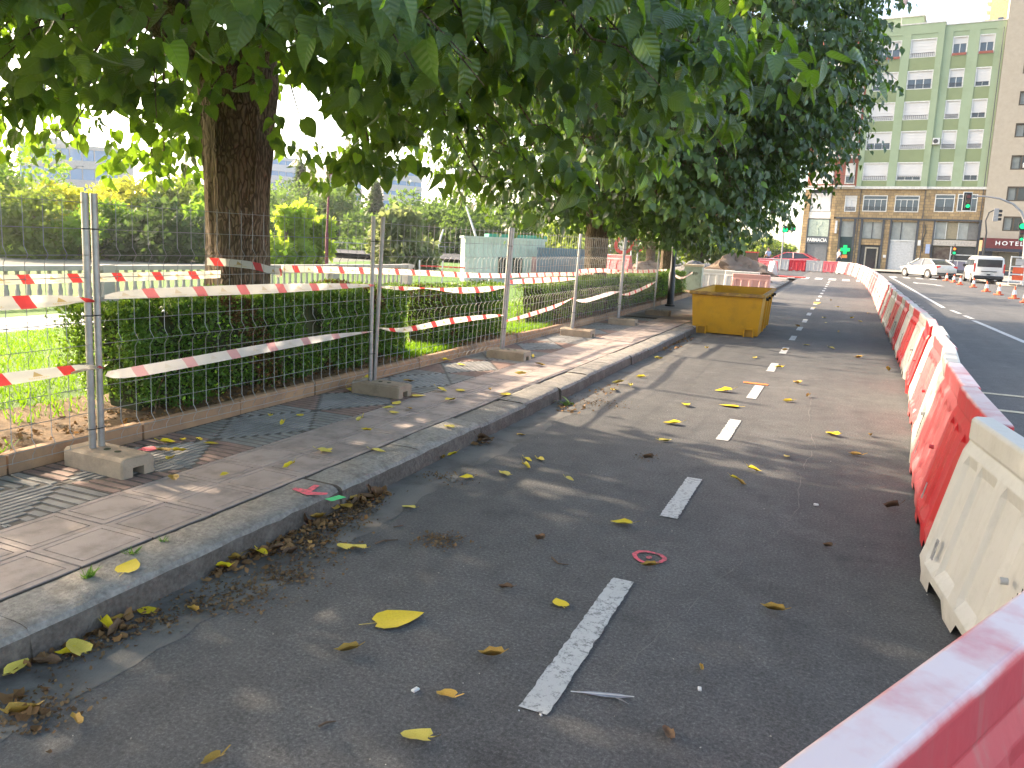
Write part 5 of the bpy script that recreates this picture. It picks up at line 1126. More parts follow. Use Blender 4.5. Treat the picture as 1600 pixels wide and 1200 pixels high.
b = MB(); b.box(x-.42, -.40, z-.15, x+.42, -.26, z+.15); b.box(x-.15, -.401, z+.15, x+.15, -.259, z+.42); b.box(x-.15, -.401, z-.42, x+.15, -.259, z-.15); b.build('cross', M_egreen, ct); b = MB(); b.box(x-.05, -.26, z-.05, x+.05, .2, z+.05); b.build('bracket', M_bslate, ct)
os_ = thing('shop_board', 'small orange board under the green pharmacy cross', 'sign', (P0[0], P0[1], 0), BRZ); panel('board', x-.25, x+.25, -.35, 1.55, 1.85, M_eora if False else mat('orange_board', (.62, .22, .05), .6), os_); panel('bracket', x-.03, x+.03, -.29, 1.6, 1.7, M_bslate, os_, .5)
fa = thing('pharmacy_front', 'x', 'building', (0, 0, 0)); bpy.data.objects.remove(fa)
# chamfered corner: pharmacy front and the red walled storeys over it
ANG = R(9); cx = Matrix.Translation((-5.2, .02, 0)) @ Matrix.Rotation(-ANG, 4, 'Z')
def cpanel(name, x0, x1, y0, y1, z0, z1, m, par=gb):      # x runs leftwards from the corner along the chamfer
    b = MB(); b.box(-x1, y0, z0, -x0, y1, z1); b.v = [tuple(cx @ Vector(v)) for v in b.v]; return b.build(name, m, par)
cpanel('corner_pier', .0, .35, 0, .5, .3, 8.14, M_stone); cpanel('corner_pier', 2.45, 3.0, 0, 9, .3, 8.14, M_stone); cpanel('corner_band', .35, 2.45, .05, .5, 5.3, 5.95, M_corn); cpanel('corner_back', .35, 2.45, .45, 1.2, .3, 8.14, M_bslate)
cpanel('pharmacy_glass_sign', .42, 2.4, .1, .3, 3.55, 5.2, mat('pharmacy_sign_glass', (.36, .42, .35), .35)); cpanel('pharmacy_name_board', .36, 2.44, .0, .3, 2.85, 3.5, mat('pharmacy_board_slate', (.085, .10, .115), .5)); cpanel('pharmacy_shutter', .42, 2.4, .1, .3, .6, 2.8, mat('pharmacy_shutter_grey', (.12, .13, .14), .5))
cpanel('slate_jamb', .3, .41, -.02, .3, .5, 5.25, M_bslate); cpanel('slate_jamb', 2.41, 2.5, -.02, .3, .5, 5.25, M_bslate)
w = cpanel('window', .45, 2.38, .1, .3, 6.0, 7.75, M_frame); cpanel('shutter', .52, 1.36, .06, .2, 6.35, 7.68, M_shut, w); cpanel('shutter', 1.46, 2.31, .06, .2, 6.35, 7.68, M_shut, w)
def text(body, size, m, name, par, M, ext=.02, sx=1., sp=1.):
    cu_ = bpy.data.curves.new(name, 'FONT'); cu_.body = body; cu_.size = size; cu_.extrude = ext; cu_.align_x = 'CENTER'; cu_.align_y = 'CENTER'; cu_.resolution_u = 3; cu_.space_character = sp; cu_.offset = .012*size
    o = bpy.data.objects.new('tmp', cu_); COL.objects.link(o); me = bpy.data.meshes.new_from_object(o.evaluated_get(bpy.context.evaluated_depsgraph_get())); bpy.data.objects.remove(o)
    me.transform(M @ Matrix.Rotation(R(90), 4, 'X') @ Matrix.Diagonal((sx, 1, 1, 1))); me.name = name; me.materials.clear(); me.materials.append(m); return obj(name, me, par)
M_letter = mat('white_letters', (.82, .82, .80), .5)
text('FARMACIA', .47, M_letter, 'pharmacy_lettering', gb, cx @ Matrix.Translation((-1.40, -.03, 3.17)), sx=.84)
M_mark = mat('pharmacy_emblem_paint', (.34, .42, .36), .5)
eb = MB(); eb.tube([(-1.95, .08, 5.0), (-1.9, .08, 4.7), (-1.66, .08, 4.55), (-1.42, .08, 4.7), (-1.37, .08, 5.0)], .022, 4); eb.tube([(-1.66, .08, 4.55), (-1.66, .08, 3.75)], .022, 4); eb.tube([(-1.9, .08, 3.72), (-1.42, .08, 3.72)], .022, 4); eb.tube([(-1.66+.10*math.sin(k*.9), .075, 3.85+k*.08) for k in range(9)], .018, 4); eb.v = [tuple(cx @ (Vector(v) + Vector((.26, 0, 0)))) for v in eb.v]; eb.build('cup_emblem', M_mark, gb)
M_redw = mat('brick_red_wall', (.30, .10, .07), .85, (.25, .085, .06), 2)
rb = thing('red_building', 'corner apartment block with brick red walls and balconies, mostly hidden by the trees', 'building', (P0[0], P0[1], 0), BRZ)
b = MB(); b.box(-5.2, .35, 8.4, -3.52, 9, 22.3); b.build('wall', M_redw, rb); cpanel('wall', 0, 3.0, .35, 8, 8.4, 22.3, M_redw, rb)
for f in range(5):
    z = 8.4 + 2.75*f; w = panel('window', -4.6, -3.75, .28, z+.25, z+2.2, M_frame, rb); panel('shutter', -4.52, -3.83, .24, z+1.0, z+2.12, M_shut, w, .03); panel('pane', -4.52, -3.83, .25, z+.35, z+.95, M_pane, w, .03)
    panel('balcony', -5.2, -3.55, -.75, z-.12, z+.02, M_corn, rb, 1.0); railing(-5.15, -3.6, -.7, z, .95, rb, 14); cpanel('balcony', 0, 3.1, -.8, .35, z-.12, z+.02, M_corn, rb)
    w = cpanel('window', .5, 2.6, .25, .34, z+.25, z+2.2, M_frame, rb); cpanel('shutter', .58, 2.52, .2, .3, z+.6, z+2.12, M_shut, w)
# hotel
M_hot = mat('hotel_beige_cladding', (.39, .335, .26), .85, (.35, .30, .23), 3.5, bmp=.15, bscale=8); M_hfr = mat('hotel_brown_frame', (.075, .055, .035), .5); M_hmar = mat('hotel_maroon', (.13, .022, .022), .5)
hb = thing('hotel_building', 'tall beige hotel at the right edge with brown framed windows', 'building', (P0[0], P0[1], 0), BRZ)
hz = [(17.95, 19.2), (15.3, 16.5), (12.6, 13.82), (9.85, 11.1), (7.15, 8.42), (4.55, 5.83)]
xs = [(7.22, 8.8), (10.35, 11.9), (13.4, 16)]; b = MB()
for x0, x1 in xs: b.box(x0, -.12, 3.9, x1, 9, 27.5)
zz = 3.9
for z0, z1 in sorted(hz) + [(27.5, 27.5)]:
    for x0, x1 in ((8.8, 10.35), (11.9, 13.4)): b.box(x0, -.118, zz, x1, 9, z0)
    zz = z1
b.build('wall', M_hot, hb)
for z0, z1 in hz:
    for x0, x1 in ((8.8, 10.35), (11.9, 13.4)):
        f = MB(); e = .1; y = -.1; f.box(x0, y, z0, x0+e, y+.3, z1); f.box(x1-e, y, z0, x1, y+.3, z1); f.box(x0+e, y, z1-e, x1-e, y+.3, z1); f.box(x0+e, y, z0, x1-e, y+.3, z0+e); f.box((x0+x1)/2-.06, y+.02, z0+e, (x0+x1)/2+.06, y+.28, z1-e); w = f.build('window', M_hfr, hb)
        panel('curtain', x0+e, x0+.62, y+.25, z0+e, z1-e, M_curtain, w, .02); panel('pane', x0+.62, x1-e, y+.25, z0+e, z1-e, M_glassd, w, .02)
panel('sign_board', 7.45, 12.5, -.85, 3.0, 3.88, M_hmar, hb, .8); panel('awning_underside', 7.45, 12.5, -.83, 2.72, 3.0, mat('hotel_navy', (.03, .035, .055), .5), hb, .7); text('HOTEL', .50, M_letter, 'hotel_lettering', hb, Matrix.Translation((9.45, -.88, 3.44)), sx=1.1, sp=1.35)
panel('ground_wall', 7.25, 8.3, -.05, .4, 2.72, bpy.data.materials['hotel_navy'], hb, .3); panel('entrance_glass', 8.3, 10.3, .3, 1.1, 2.72, mat('hotel_lobby_view', (.15, .13, .095), .15, (.09, .08, .06), 2.5), hb, .05); panel('entrance_frame', 8.7, 8.78, .22, .6, 2.72, M_hfr, hb); panel('plinth', 7.3, 12.5, -.06, .3, 1.05, M_bslate, hb, .3); panel('ground_wall', 10.3, 12.5, -.05, .4, 2.72, M_bslate, hb, .3)
for z in (9.9, 12.7):
    b = MB(); b.box(9.7, -.5, z+.1, 10.3, -.12, z+.5); b.build('air_conditioner', M_white, hb)
yb = thing('yellow_building', 'sunlit cream yellow building rising behind the roof of the green block', 'building', (15.2, 122, .6), R(-14)); b = MB(); b.box(-1.4, 0, 0, 9, 12, 36.5); b.build('wall', mat('cream_yellow_render', (.62, .47, .25), .85), yb)
for k in range(3): panel('ledge', -2.0, -1.4, .5, 33.0 + k*1.1, 33.2 + k*1.1, M_corn, yb, 2)
b = MB(); b.box(-.4, -.06, 31, .2, 0, 33); b.build('window', M_pane, yb)
# roof aerial, air conditioner, cables and drain pipe on the green block
ae = thing('roof_aerial', 'dish aerial on a thin mast on the roof of the green block', 'aerial', (P0[0]-1.1, P0[1]+.6, 22.9), BRZ); b = MB(); b.tube([(0, 0, 0), (0, 0, 2.6)], .03, 6); b.tube([(-.3, 0, 2.5), (.3, 0, 2.55)], .02, 5); b.build('mast', M_grey, ae); b = MB(); b.sphere((0, -.12, 2.15), (.42, .08, .42), 14, 8); b.build('dish', mat('aerial_dish', (.45, .33, .33), .6), ae)
ac = thing('air_conditioner', 'white air conditioner box with a dark fan fixed between the windows of the green block', 'air conditioner', (P0[0], P0[1], 0), BRZ); panel('case', 2.55, 3.12, -.3, 12.15, 12.7, M_white, ac, .42); b = MB(); b.cyl((2.8, -.31, 12.42), .2, .03, 14, 'Y'); b.build('fan', M_drail, ac)
for x, z0, z1 in ((-3.0, .7, 8.1), (2.45, 5.5, 8.1), (2.62, .7, 5.2), (7.02, 1, 22)):
    b = MB(); b.tube([(x, -.04, z0), (x, -.04, z1)], .035, 6); b.build('drain_pipe', M_bslate, gb)
b = MB(); b.tube([(2.75, -.03, 4.9), (2.85, -.03, 4.2), (2.7, -.03, 3.6), (2.75, -.03, 2.4)], .04, 6); b.build('cable_bundle', M_black, gb); panel('meter_box', 2.3, 2.55, -.08, 3.0, 3.5, M_white, gb); panel('blue_plate', 3.0, 3.35, -.25, 2.3, 3.15, mat('pale_blue_plate', (.35, .42, .60), .5), gb, .3)

# ------------------------------------------------------------------ vehicles
def loft(rings, m, name, par, cap=True, ang=35):
    b = MB(); n = len(rings[0]); vs = [v for r in rings for v in r]; fs = [(i*n+j, i*n+(j+1) % n, (i+1)*n+(j+1) % n, (i+1)*n+j) for i in range(len(rings)-1) for j in range(n)]
    if cap: fs += [tuple(range(n))[::-1], tuple((len(rings)-1)*n+j for j in range(n))]
    b.add(vs, fs, 0, True); return obj(name, b.mesh(name, m, ang), par)
M_tyre = mat('tyre_rubber', (.018, .018, .018), .85); M_rim = mat('alloy_rim', (.42, .42, .42), .35, metal=.7); M_tail = mat('red_tail_light', (.42, .015, .015), .25, emit=((1, .05, .04), .04)); M_plate = mat('number_plate', (.55, .55, .52), .5); M_bump = mat('black_bumper', (.025, .025, .027), .6)
def wheels(t, xs, hw, r):
    for x in xs:
        for s in (-1, 1):
            b = MB(); b.cyl((x, s*(hw-.1), r), r, .2, 20, 'Y'); w = b.build('wheel', M_tyre, t); b = MB(); b.cyl((x, s*(hw+.004), r), r*.64, .02, 14, 'Y'); b.build('rim', M_rim, w)
            b = MB(); b.cyl((x, s*(hw-.035), r+.03), r*1.17, .09, 20, 'Y'); b.build('wheel_arch', M_bump, t)
def car_paint(name, col): 
    m = mat(name, col, .28, tuple(x*.96 for x in col), 2, spec=.5); m.node_tree.nodes['Principled BSDF'].inputs['Coat Weight'].default_value = .5; return m
def sedan(label, loc, rz, paint_, name='parked_car'):
    t = thing(name, label, 'car', loc, rz)
    st = [(-2.28, .62, .42, .80), (-2.22, .80, .30, .98), (-1.7, .885, .25, 1.03), (-.6, .90, .22, .97), (.6, .90, .22, .95), (1.35, .88, .24, .90), (1.95, .82, .28, .80), (2.25, .62, .36, .64)]
    rings = [[(x, -h*.93, zb), (x, -h, zb+.12), (x, -h, (zb+zt)/2+.08), (x, -h*.93, zt-.05), (x, -h*.72, zt), (x, h*.72, zt), (x, h*.93, zt-.05), (x, h, (zb+zt)/2+.08), (x, h, zb+.12), (x, h*.93, zb)] for x, h, zb, zt in st]
    loft(rings, paint_, 'body', t)
    g_ = [(-1.95, .70, .98), (-1.15, .60, 1.38), (-.3, .585, 1.44), (.25, .575, 1.41), (1.2, .68, .93)]
    def ring(x, h, z): return [(x, -h-.12*(1.44-z)/.5, .92), (x, -h, z), (x, h, z), (x, h+.12*(1.44-z)/.5, .92)]
    loft([[(x, -.79, .93), (x, -h, z), (x, h, z), (x, .79, .93)] for x, h, z in g_], M_glassd, 'windows', t)
    loft([[(x, -h-.02, z-.015), (x, -h+.06, z+.02), (x, h-.06, z+.02), (x, h+.02, z-.015)] for x, h, z in g_[1:4]], paint_, 'roof', t)
    for s in (-1, 1):
        for a, c in (((-1.95, .78, .99), (-1.15, .62, 1.39)), ((.25, .60, 1.42), (1.22, .76, .94)), ((-.35, .61, 1.42), (-.42, .80, .95))):
            b = MB(); b.tube([(a[0], s*a[1], a[2]), (c[0], s*c[1], c[2])], .045, 6); b.build('pillar', paint_, t)
        b = MB(); b.cbox((-2.2, s*.66, .86), (.12, .30, .17), bev=.03); b.build('tail_light', M_tail, t); b = MB(); b.cbox((2.1, s*.62, .68), (.2, .3, .13), bev=.03); b.build('headlight', M_frame, t)
        b = MB(); b.cbox((.75, s*.98, 1.0), (.14, .18, .12), bev=.03); b.build('mirror', paint_, t)
    b = MB(); b.cbox((-2.28, 0, .74), (.02, .5, .12)); b.build('number_plate', M_plate, t); b = MB(); b.cbox((-2.2, 0, .40), (.2, 1.45, .14), bev=.04); b.build('rear_bumper', M_bump, t); wheels(t, (-1.38, 1.36), .90, .32); return t
M_silver = car_paint('silver_white_paint', (.44, .43, .40)); M_vwhite = car_paint('van_white_paint', (.52, .52, .51)); M_cred = car_paint('red_car_paint', (.50, .06, .07))
sedan('silver white saloon car crossing the junction, seen from its rear left', (5.45, 66.3, G(67)), R(120), M_silver)
sedan('red car half hidden behind the far row of barriers', (-4.6, 69.2, G(69)), R(172), M_cred)
t = thing('parked_van', 'white delivery van with a black rear bumper, beside the traffic cones', 'van', (8.45, 61.6, G(61)), R(92))
sec = [(-2.1, .84, .36, 1.64), (-2.06, .885, .28, 1.74), (-1.6, .90, .25, 1.82), (.1, .90, .23, 1.82), (.75, .89, .23, 1.70), (1.35, .88, .24, 1.14), (1.95, .80, .30, .98), (2.14, .62, .40, .78)]
loft([[(x, -h*.95, zb), (x, -h, zb+.14), (x, -h, min(1.05, zt-.12)), (x, -h*.90, zt-.08), (x, -h*.78, zt), (x, h*.78, zt), (x, h*.90, zt-.08), (x, h, min(1.05, zt-.12)), (x, h, zb+.14), (x, h*.95, zb)] for x, h, zb, zt in sec], M_vwhite, 'body', t)
b = MB(); b.cbox((-2.105, 0, 1.34), (.03, 1.42, .50), bev=.03); b.build('rear_window', M_glassd, t); b = MB(); b.cbox((-2.12, 0, .40), (.18, 1.72, .24), bev=.05); b.build('rear_bumper', M_bump, t)
b = MB(); b.cbox((-2.12, 0, .80), (.03, .9, .05)); b.build('handle_strip', M_bump, t); b = MB(); b.cbox((-2.115, 0, .70), (.02, .52, .11)); b.build('number_plate', M_plate, t); b = MB(); b.cbox((-2.12, .0, .60), (.03, .2, .07)); b.build('latch', M_bump, t)
for s in (-1, 1):
    b = MB(); b.cbox((-2.03, s*.84, 1.02), (.14, .11, .62), bev=.03); b.build('tail_light', M_tail, t)
    for x0, x1 in ((-1.75, -.95), (-.85, .05), (.15, .75)): b = MB(); b.cbox(((x0+x1)/2, s*.868, 1.36), (x1-x0, .05, .42), Matrix.Rotation(-s*-.16, 4, 'X'), bev=.015); b.build('side_window', M_glassd, t)
    b = MB(); b.cbox((.85, s*1.0, 1.15), (.12, .2, .2), bev=.03); b.build('mirror', M_bump, t)
b = MB(); b.cbox((1.06, 0, 1.42), (.62, 1.5, .04), Matrix.Rotation(.75, 4, 'Y')); b.build('windscreen', M_glassd, t); wheels(t, (-1.35, 1.35), .90, .32)

# ------------------------------------------------------------------ cones
M_cone = mat('orange_cone', (.62, .10, .03), .55, (.52, .08, .025), 8); M_cw = mat('cone_white_band', (.70, .67, .63), .5)
cn = thing('traffic_cone', 'x', 'cone', (0, 0, 0), 0, 'traffic cones in the right lane')
b = MB(); b.cbox((0, 0, .03), (.32, .32, .06), bev=.02); b.build('base', M_cone, cn); f = lambda z: .115 - .09*(z-.05)/.5
b = MB(); b.tube([(0, 0, .05), (0, 0, .2)], [f(.05), f(.2)], 12); b.build('cone_body', M_cone, cn); b = MB(); b.tube([(0, 0, .40), (0, 0, .55)], [f(.40), f(.55)], 12); b.build('cone_tip', M_cone, cn); b = MB(); b.tube([(0, 0, .2), (0, 0, .40)], [f(.2)+.003, f(.40)+.003], 12); b.build('white_band', M_cw, cn)
cpos = [(6.75, 37.3), (6.86, 40.3), (6.73, 43.3), (6.63, 46.3), (6.7, 51.5), (6.4, 54.8), (6.47, 58.6), (6.3, 61.2), (6.35, 66.0)]
clab = ['orange and white traffic cone cut by the right picture edge', 'orange and white traffic cone nearest the camera that is wholly in view', 'second nearest whole traffic cone of the row', 'third nearest whole traffic cone, standing under the van\'s right rear wheel', 'traffic cone below the middle of the van\'s bumper', 'traffic cone at the van\'s left rear corner', 'traffic cone between the van and the silver car', 'traffic cone just right of the silver car\'s boot', 'farthest traffic cone, under the silver car\'s boot']
for i, ((x, y), lb) in enumerate(zip(cpos, clab)):
    if i == 0: cn.location = (x, y, G(y)); cn['label'] = lb
    else: dup(cn, (x, y, G(y)), random.random(), lb)

# ------------------------------------------------------------------ traffic lights
M_tl = mat('signal_housing', (.012, .013, .014), .5); M_tlw = mat('signal_white_border', (.66, .64, .60), .5)
def head(par, p, rz, on=2, s=1., border=False, lens=True):
    M = Matrix.Translation(p) @ Matrix.Rotation(rz, 4, 'Z')
    def bx(name, mb, m, pa): mb.v = [tuple(M @ Vector(v)) for v in mb.v]; return mb.build(name, m, pa)
    if border: bx('backboard', MB().cbox((0, .12*s, 0), (.50*s, .03, 1.16*s), bev=.05), M_tlw, par); bx('backboard_face', MB().cbox((0, .10*s, 0), (.42*s, .03, 1.07*s), bev=.05), M_tl, par)
    h = bx('signal_head', MB().cbox((0, 0, 0), (.30*s, .22*s, .90*s), bev=.03), M_tl, par)
    for k in range(3):
        z = (.29 - .29*k)*s; m = (M_ered, M_eamb, M_esig)[k] if k != 2 or on == 2 else M_ered
        if lens: bx('lens', MB().cyl((0, -.12*s, z), .115*s, .03, 14, 'Y'), m, h); v_ = MB(); v_.tube([(.13*s*math.cos(a), -.19*s, z+.13*s*math.sin(a)) for a in np.linspace(.2, math.pi-.2, 7)], .02*s, 4); bx('visor', v_, M_tl, h)
    return h
t = thing('traffic_light', 'traffic light on a long curved grey mast at the right edge, hanging over the road', 'traffic light', (10.2, 58, G(58)+.15)); zb = G(58)+.15
pts = [(0, 0, 0), (-.1, 0, 2.2), (-.25, 0, 3.8), (-.55, 0, 4.5), (-1.05, 0, 5.0), (-1.8, 0, 5.32), (-2.6, 0, 5.45), (-3.2, 0, 5.46)]; b = MB(); b.tube(pts, [.10, .10, .085, .08, .07, .06, .05, .045], 10); b.build('mast', M_grey, t)
head(t, (-3.58, -.05, 5.30 - .18), R(8), 2, 1.05, True); head(t, (-.42, -.2, 3.05), R(8), 2, .8)
b = MB(); b.cyl((-.43, -.33, 3.62), .17, .04, 14, 'Y'); b.build('repeater_lens', M_esig, t); b = MB(); b.cbox((-.43, -.2, 3.62), (.42, .2, .42), bev=.04); b.build('repeater_box', M_tl, t)
t = thing('traffic_light', 'traffic light turned away on a thin curved pole left of the hotel sign', 'traffic light', (9.1, 68, G(68)+.15)); b = MB(); b.tube([(.1, 0, 0), (.15, 0, 3.4), (.0, 0, 4.3), (.15, 0, 4.9), (.45, 0, 5.1), (.62, 0, 5.0)], [.07, .06, .05, .05, .045, .045], 8); b.build('mast', M_pole, t); b = MB(); b.cbox((.62, 0, 4.75), (.32, .2, .95), bev=.02); b.build('signal_back', M_grey, t)
for k in range(3): b = MB(); b.cbox((.88, -.02, 4.43+.3*k), (.22, .22, .2), bev=.03); b.build('visor', M_tl, t)
t = thing('traffic_light', 'small traffic light with red and green lamps left of the hotel, above the silver car', 'traffic light', (7.55, 70.5, G(70)+.15)); b = MB(); b.tube([(0, 0, 0), (0, 0, 2.5)], .05, 8); b.build('pole', M_pole, t); h = MB(); h.cbox((0, 0, 1.95), (.26, .2, .62), bev=.02); h = h.build('signal_head', M_tl, t)
for z, m in ((2.12, M_eora), (1.80, M_esig)): b = MB(); b.cyl((0, -.12, z), .10, .04, 12, 'Y'); b.build('lens', m, h)
t = thing('traffic_light', 'pair of green traffic lights seen under the leaves left of the pharmacy', 'traffic light', (-4.75, 62, G(62)+.1)); b = MB(); b.tube([(0, 0, 0), (0, 0, 3.4)], .055, 8); b.build('pole', M_grey, t)
for x, z in ((.10, 3.05), (.62, 3.2)):
    h = MB(); h.cbox((x, -.1, z), (.42, .2, .40), bev=.03); h = h.build('signal_head', M_tl, t); b = MB(); b.cyl((x, -.22, z), .18, .03, 14, 'Y'); b.build('lens', M_esig, h)
b = MB(); b.tube([(0, 0, 2.9), (.8, -.05, 3.0)], .03, 6); b.build('bracket', M_pole, t)
# barrier cart with an orange panel by the hotel
t = thing('works_trolley', 'white framed works barrier with an orange net beside the mast at the right edge', 'barrier', (9.75, 55.2, G(55)+.15), R(-4))
for x in (-.75, .0, .75):
    b = MB(); b.box(x-.03, -.03, 0, x+.03, .03, 1.75); b.build('upright', M_white, t)
for z in (.25, .65, 1.12, 1.70): b = MB(); b.box(-.75, -.04, z-.03, .75, .04, z+.03); b.build('rail', M_white, t)
for x0, x1, z0, z1 in ((-.6, -.05, .7, 1.08), (.05, .65, .7, 1.08), (-.6, .6, .3, .6)): b = MB(); b.cbox(((x0+x1)/2, .0, (z0+z1)/2), (x1-x0, .05, z1-z0), bev=.01); b.build('net_panel', M_cone, t)
b = MB(); b.cbox((.1, .05, 1.40), (1.2, .04, .40), bev=.01); b.build('plastic_sheet', mat('clear_sheet', (.42, .40, .38), .4), t)

# ------------------------------------------------------------------ person at the pharmacy
def person(label, loc, rz):
    t = thing('person', label, 'person', loc, rz)
    V = [(0,0,.92),(0,0,1.15),(0,.0,1.40),(0,.01,1.50),(0,.02,1.60),(0,.02,1.74),(.10,0,.88),(.12,.06,.48),(.12,-.06,.07),(.12,.12,.03),(-.10,0,.88),(-.12,-.10,.48),(-.12,-.26,.10),(-.12,-.10,.04),(.19,0,1.42),(.25,-.03,1.14),(.24,.12,.92),(.24,.16,.83),(-.19,0,1.42),(-.25,.02,1.14),(-.24,.18,.94),(-.24,.23,.86)]
    E_ = [(0,1),(1,2),(2,3),(3,4),(4,5),(0,6),(6,7),(7,8),(8,9),(0,10),(10,11),(11,12),(12,13),(2,14),(14,15),(15,16),(16,17),(2,18),(18,19),(19,20),(20,21)]
    rad = [.15,.145,.15,.06,.095,.085,.095,.065,.045,.04,.095,.065,.045,.04,.07,.048,.035,.03,.07,.048,.035,.03]
    def sk(name, idx, grow, m, par):
        mp = {v: i for i, v in enumerate(idx)}; me = bpy.data.meshes.new(name); me.from_pydata([V[i] for i in idx], [(mp[a], mp[c]) for a, c in E_ if a in mp and c in mp], []); me.materials.append(m); o = obj(name, me, par)
        s = o.modifiers.new('skin', 'SKIN'); s.use_smooth_shade = True;
        for i, v in enumerate(idx): me.skin_vertices[0].data[i].radius = (rad[v]*grow, rad[v]*grow*.8)
        me.skin_vertices[0].data[0].use_root = True; o.modifiers.new('smooth', 'SUBSURF').levels = 1; return o
    sk('body', list(range(22)), 1., mat('skin', (.42, .26, .18), .6), t); sk('shirt', [0, 1, 2, 14, 15, 18, 19], 1.13, mat('pale_blue_shirt', (.42, .50, .66), .8), t); sk('trousers', [0, 6, 7, 8, 10, 11, 12], 1.12, mat('dark_trousers', (.035, .04, .06), .8), t)
    b = MB(); b.sphere((0, .035, 1.73), (.085, .095, .09), 12, 8); b.build('hair', mat('brown_hair', (.04, .025, .018), .7), t)
person('person in a pale blue shirt walking in front of the pharmacy cross', (-.95, 77.2, G(77)+.16), R(-60))
person('person standing left of the pharmacy, behind the red car', (-6.6, 71.5, G(71)), R(40))

# ------------------------------------------------------------------ fallen leaves and small litter
def fleaf(name, col, col2, trans): 
    m = leaf_mat(name, col, col2, trans, .25, .55, .3)
    return m
M_fy = mat('yellow_leaf', (.68, .52, .012), .5, (.58, .42, .015), 18, bmp=.25, bscale=50, objvar=.25); M_fo = mat('ochre_leaf', (.42, .27, .045), .6, (.30, .17, .03), 30, bmp=.3, objvar=.4); M_fb = mat('brown_leaf', (.17, .10, .05), .7, (.09, .05, .03), 30, bmp=.3, objvar=.4); M_fg = mat('pale_yellow_leaf', (.60, .50, .10), .55, (.5, .38, .06), 25, bmp=.3, objvar=.3)
def ground_leaf(m, curl):
    v, f = heart(0, 0, 0); out = []; v = [(x + random.uniform(-.05, .05)*min(1, curl), y + random.uniform(-.06, .06)*min(1, curl), z) for x, y, z in v]
    for x, y, z in v:
        yy = (y-.5); z = curl*(.55*x*x*2 + .35*yy*yy) + .05*curl*math.sin(y*9+x*7) + random.uniform(0, .06)*curl; xx = x*(1-.45*curl*min(1, abs(x)*2)); out.append((xx, yy, z+.012))
    return MB().add(out, f, 0, True).mesh('fallen_leaf', m, 180)
FL = {('y', 0): ground_leaf(M_fy, .22), ('y', 1): ground_leaf(M_fy, .7), ('o', 1): ground_leaf(M_fo, 1.0), ('o', 2): ground_leaf(M_fo, 1.6), ('b', 1): ground_leaf(M_fb, 1.2), ('b', 2): ground_leaf(M_fb, 1.9), ('p', 1): ground_leaf(M_fg, .8)}
def fallen(px, py, size, k, c, label, group=None, e=0., rot=None, tilt=0.):
    q = at(px, py, e); o = obj('fallen_leaf', FL[k, c], None, (q.x, q.y, q.z + .004 + (.006 if e else 0)), (random.uniform(-.12, .12) + tilt, random.uniform(-.12, .12), random.uniform(0, 6.28) if rot is None else rot)); o.scale = (size,)*3
    return tag(o, label, 'leaf', group)
for a in [(625, 969, .20, 'y', 0, 'largest bright yellow leaf lying flat in the middle of the road', -1.05), (874, 943, .10, 'y', 0, 'round bright yellow leaf left of the nearest lane dash', .3), (970, 820, .12, 'y', 1, 'narrow yellow leaf pointing sideways, left of the pink ring', 1.45), (1205, 956, .095, 'o', 2, 'curled ochre leaf alone on the right part of the lane', 1.2), (696, 1090, .08, 'o', 1, 'tan leaf left of the lower end of the nearest lane dash', 1.3), (648, 1155, .10, 'p', 1, 'pale tan yellow leaf at the bottom middle of the picture', 1.5), (766, 1029, .10, 'o', 2, 'curled olive brown leaf between the largest yellow leaf and the lane dash', 1.2), (540, 1021, .085, 'o', 2, 'crumpled brown leaf below and left of the largest yellow leaf', 2.), (300, 957, .07, 'o', 2, 'crumpled tan leaf in the pale gutter', 1.), (1043, 1150, .075, 'b', 1, 'dark brown leaf at the bottom right of the nearest lane dash', .2), (118, 1131, .075, 'o', 2, 'small tan leaf near the bottom left corner', .9), (1012, 887, .075, 'o', 2, 'brownish leaf just below the pink ring', 1.5), (788, 920, .065, 'b', 1, 'small brown leaf up and left of the round yellow leaf', 1.4), (536, 857, .095, 'p', 1, 'left one of two pale yellow leaves lying side by side by the gutter', 1.), (556, 858, .095, 'p', 1, 'right one of two pale yellow leaves lying side by side by the gutter', 1.4), (226, 955, .09, 'y', 0, 'small yellow leaf at the foot of the kerb', 1.2), (637, 795, .08, 'p', 1, 'yellowish leaf at the edge of the gutter concrete', 1.5), (1299, 680, .15, 'y', 1, 'yellow leaf standing slightly up on the far right of the lane', .4), (1138, 635, .19, 'y', 0, 'broad yellow leaf beside the sunlit lane dash', 1.4), (1130, 612, .18, 'y', 1, 'narrow yellow leaf above the broad one by the sunlit lane dash', 1.5), (1070, 634, .15, 'y', 1, 'upright yellow leaf casting a shadow on the sunlit asphalt', 0.), (1049, 663, .15, 'y', 1, 'yellow leaf on the sunlit asphalt left of a lane dash', 1.4), (842, 846, .085, 'b', 2, 'dark curled leaf with a stalk, up and left of the narrow yellow leaf', .6), (1292, 856, .06, 'b', 2, 'tiny brown scrap of leaf on the dark asphalt near the barriers', .6), (1390, 795, .095, 'b', 2, 'dark brown leaf lump by the foot of the red barriers', 1.4), (1095, 1046, .045, 'o', 2, 'tiny tan leaf scrap right of the lane dash', 0.), (1010, 718, .09, 'b', 2, 'brown withered leaf left of the third lane dash', 1.)]:
    fallen(*a[:6], rot=a[6] + YAW*0 + .3)
fallen(203, 888, .125, 'y', 0, 'bright yellow leaf lying on top of the kerb', None, PAV, .5)
fallen(270, 751, .10, 'o', 1, 'large brownish yellow leaf on the slabs right of the nearest fence foot', None, PAV, 1.2)
fallen(350, 745, .065, 'y', 1, 'small yellow leaf on the slabs right of the brownish one', None, PAV)
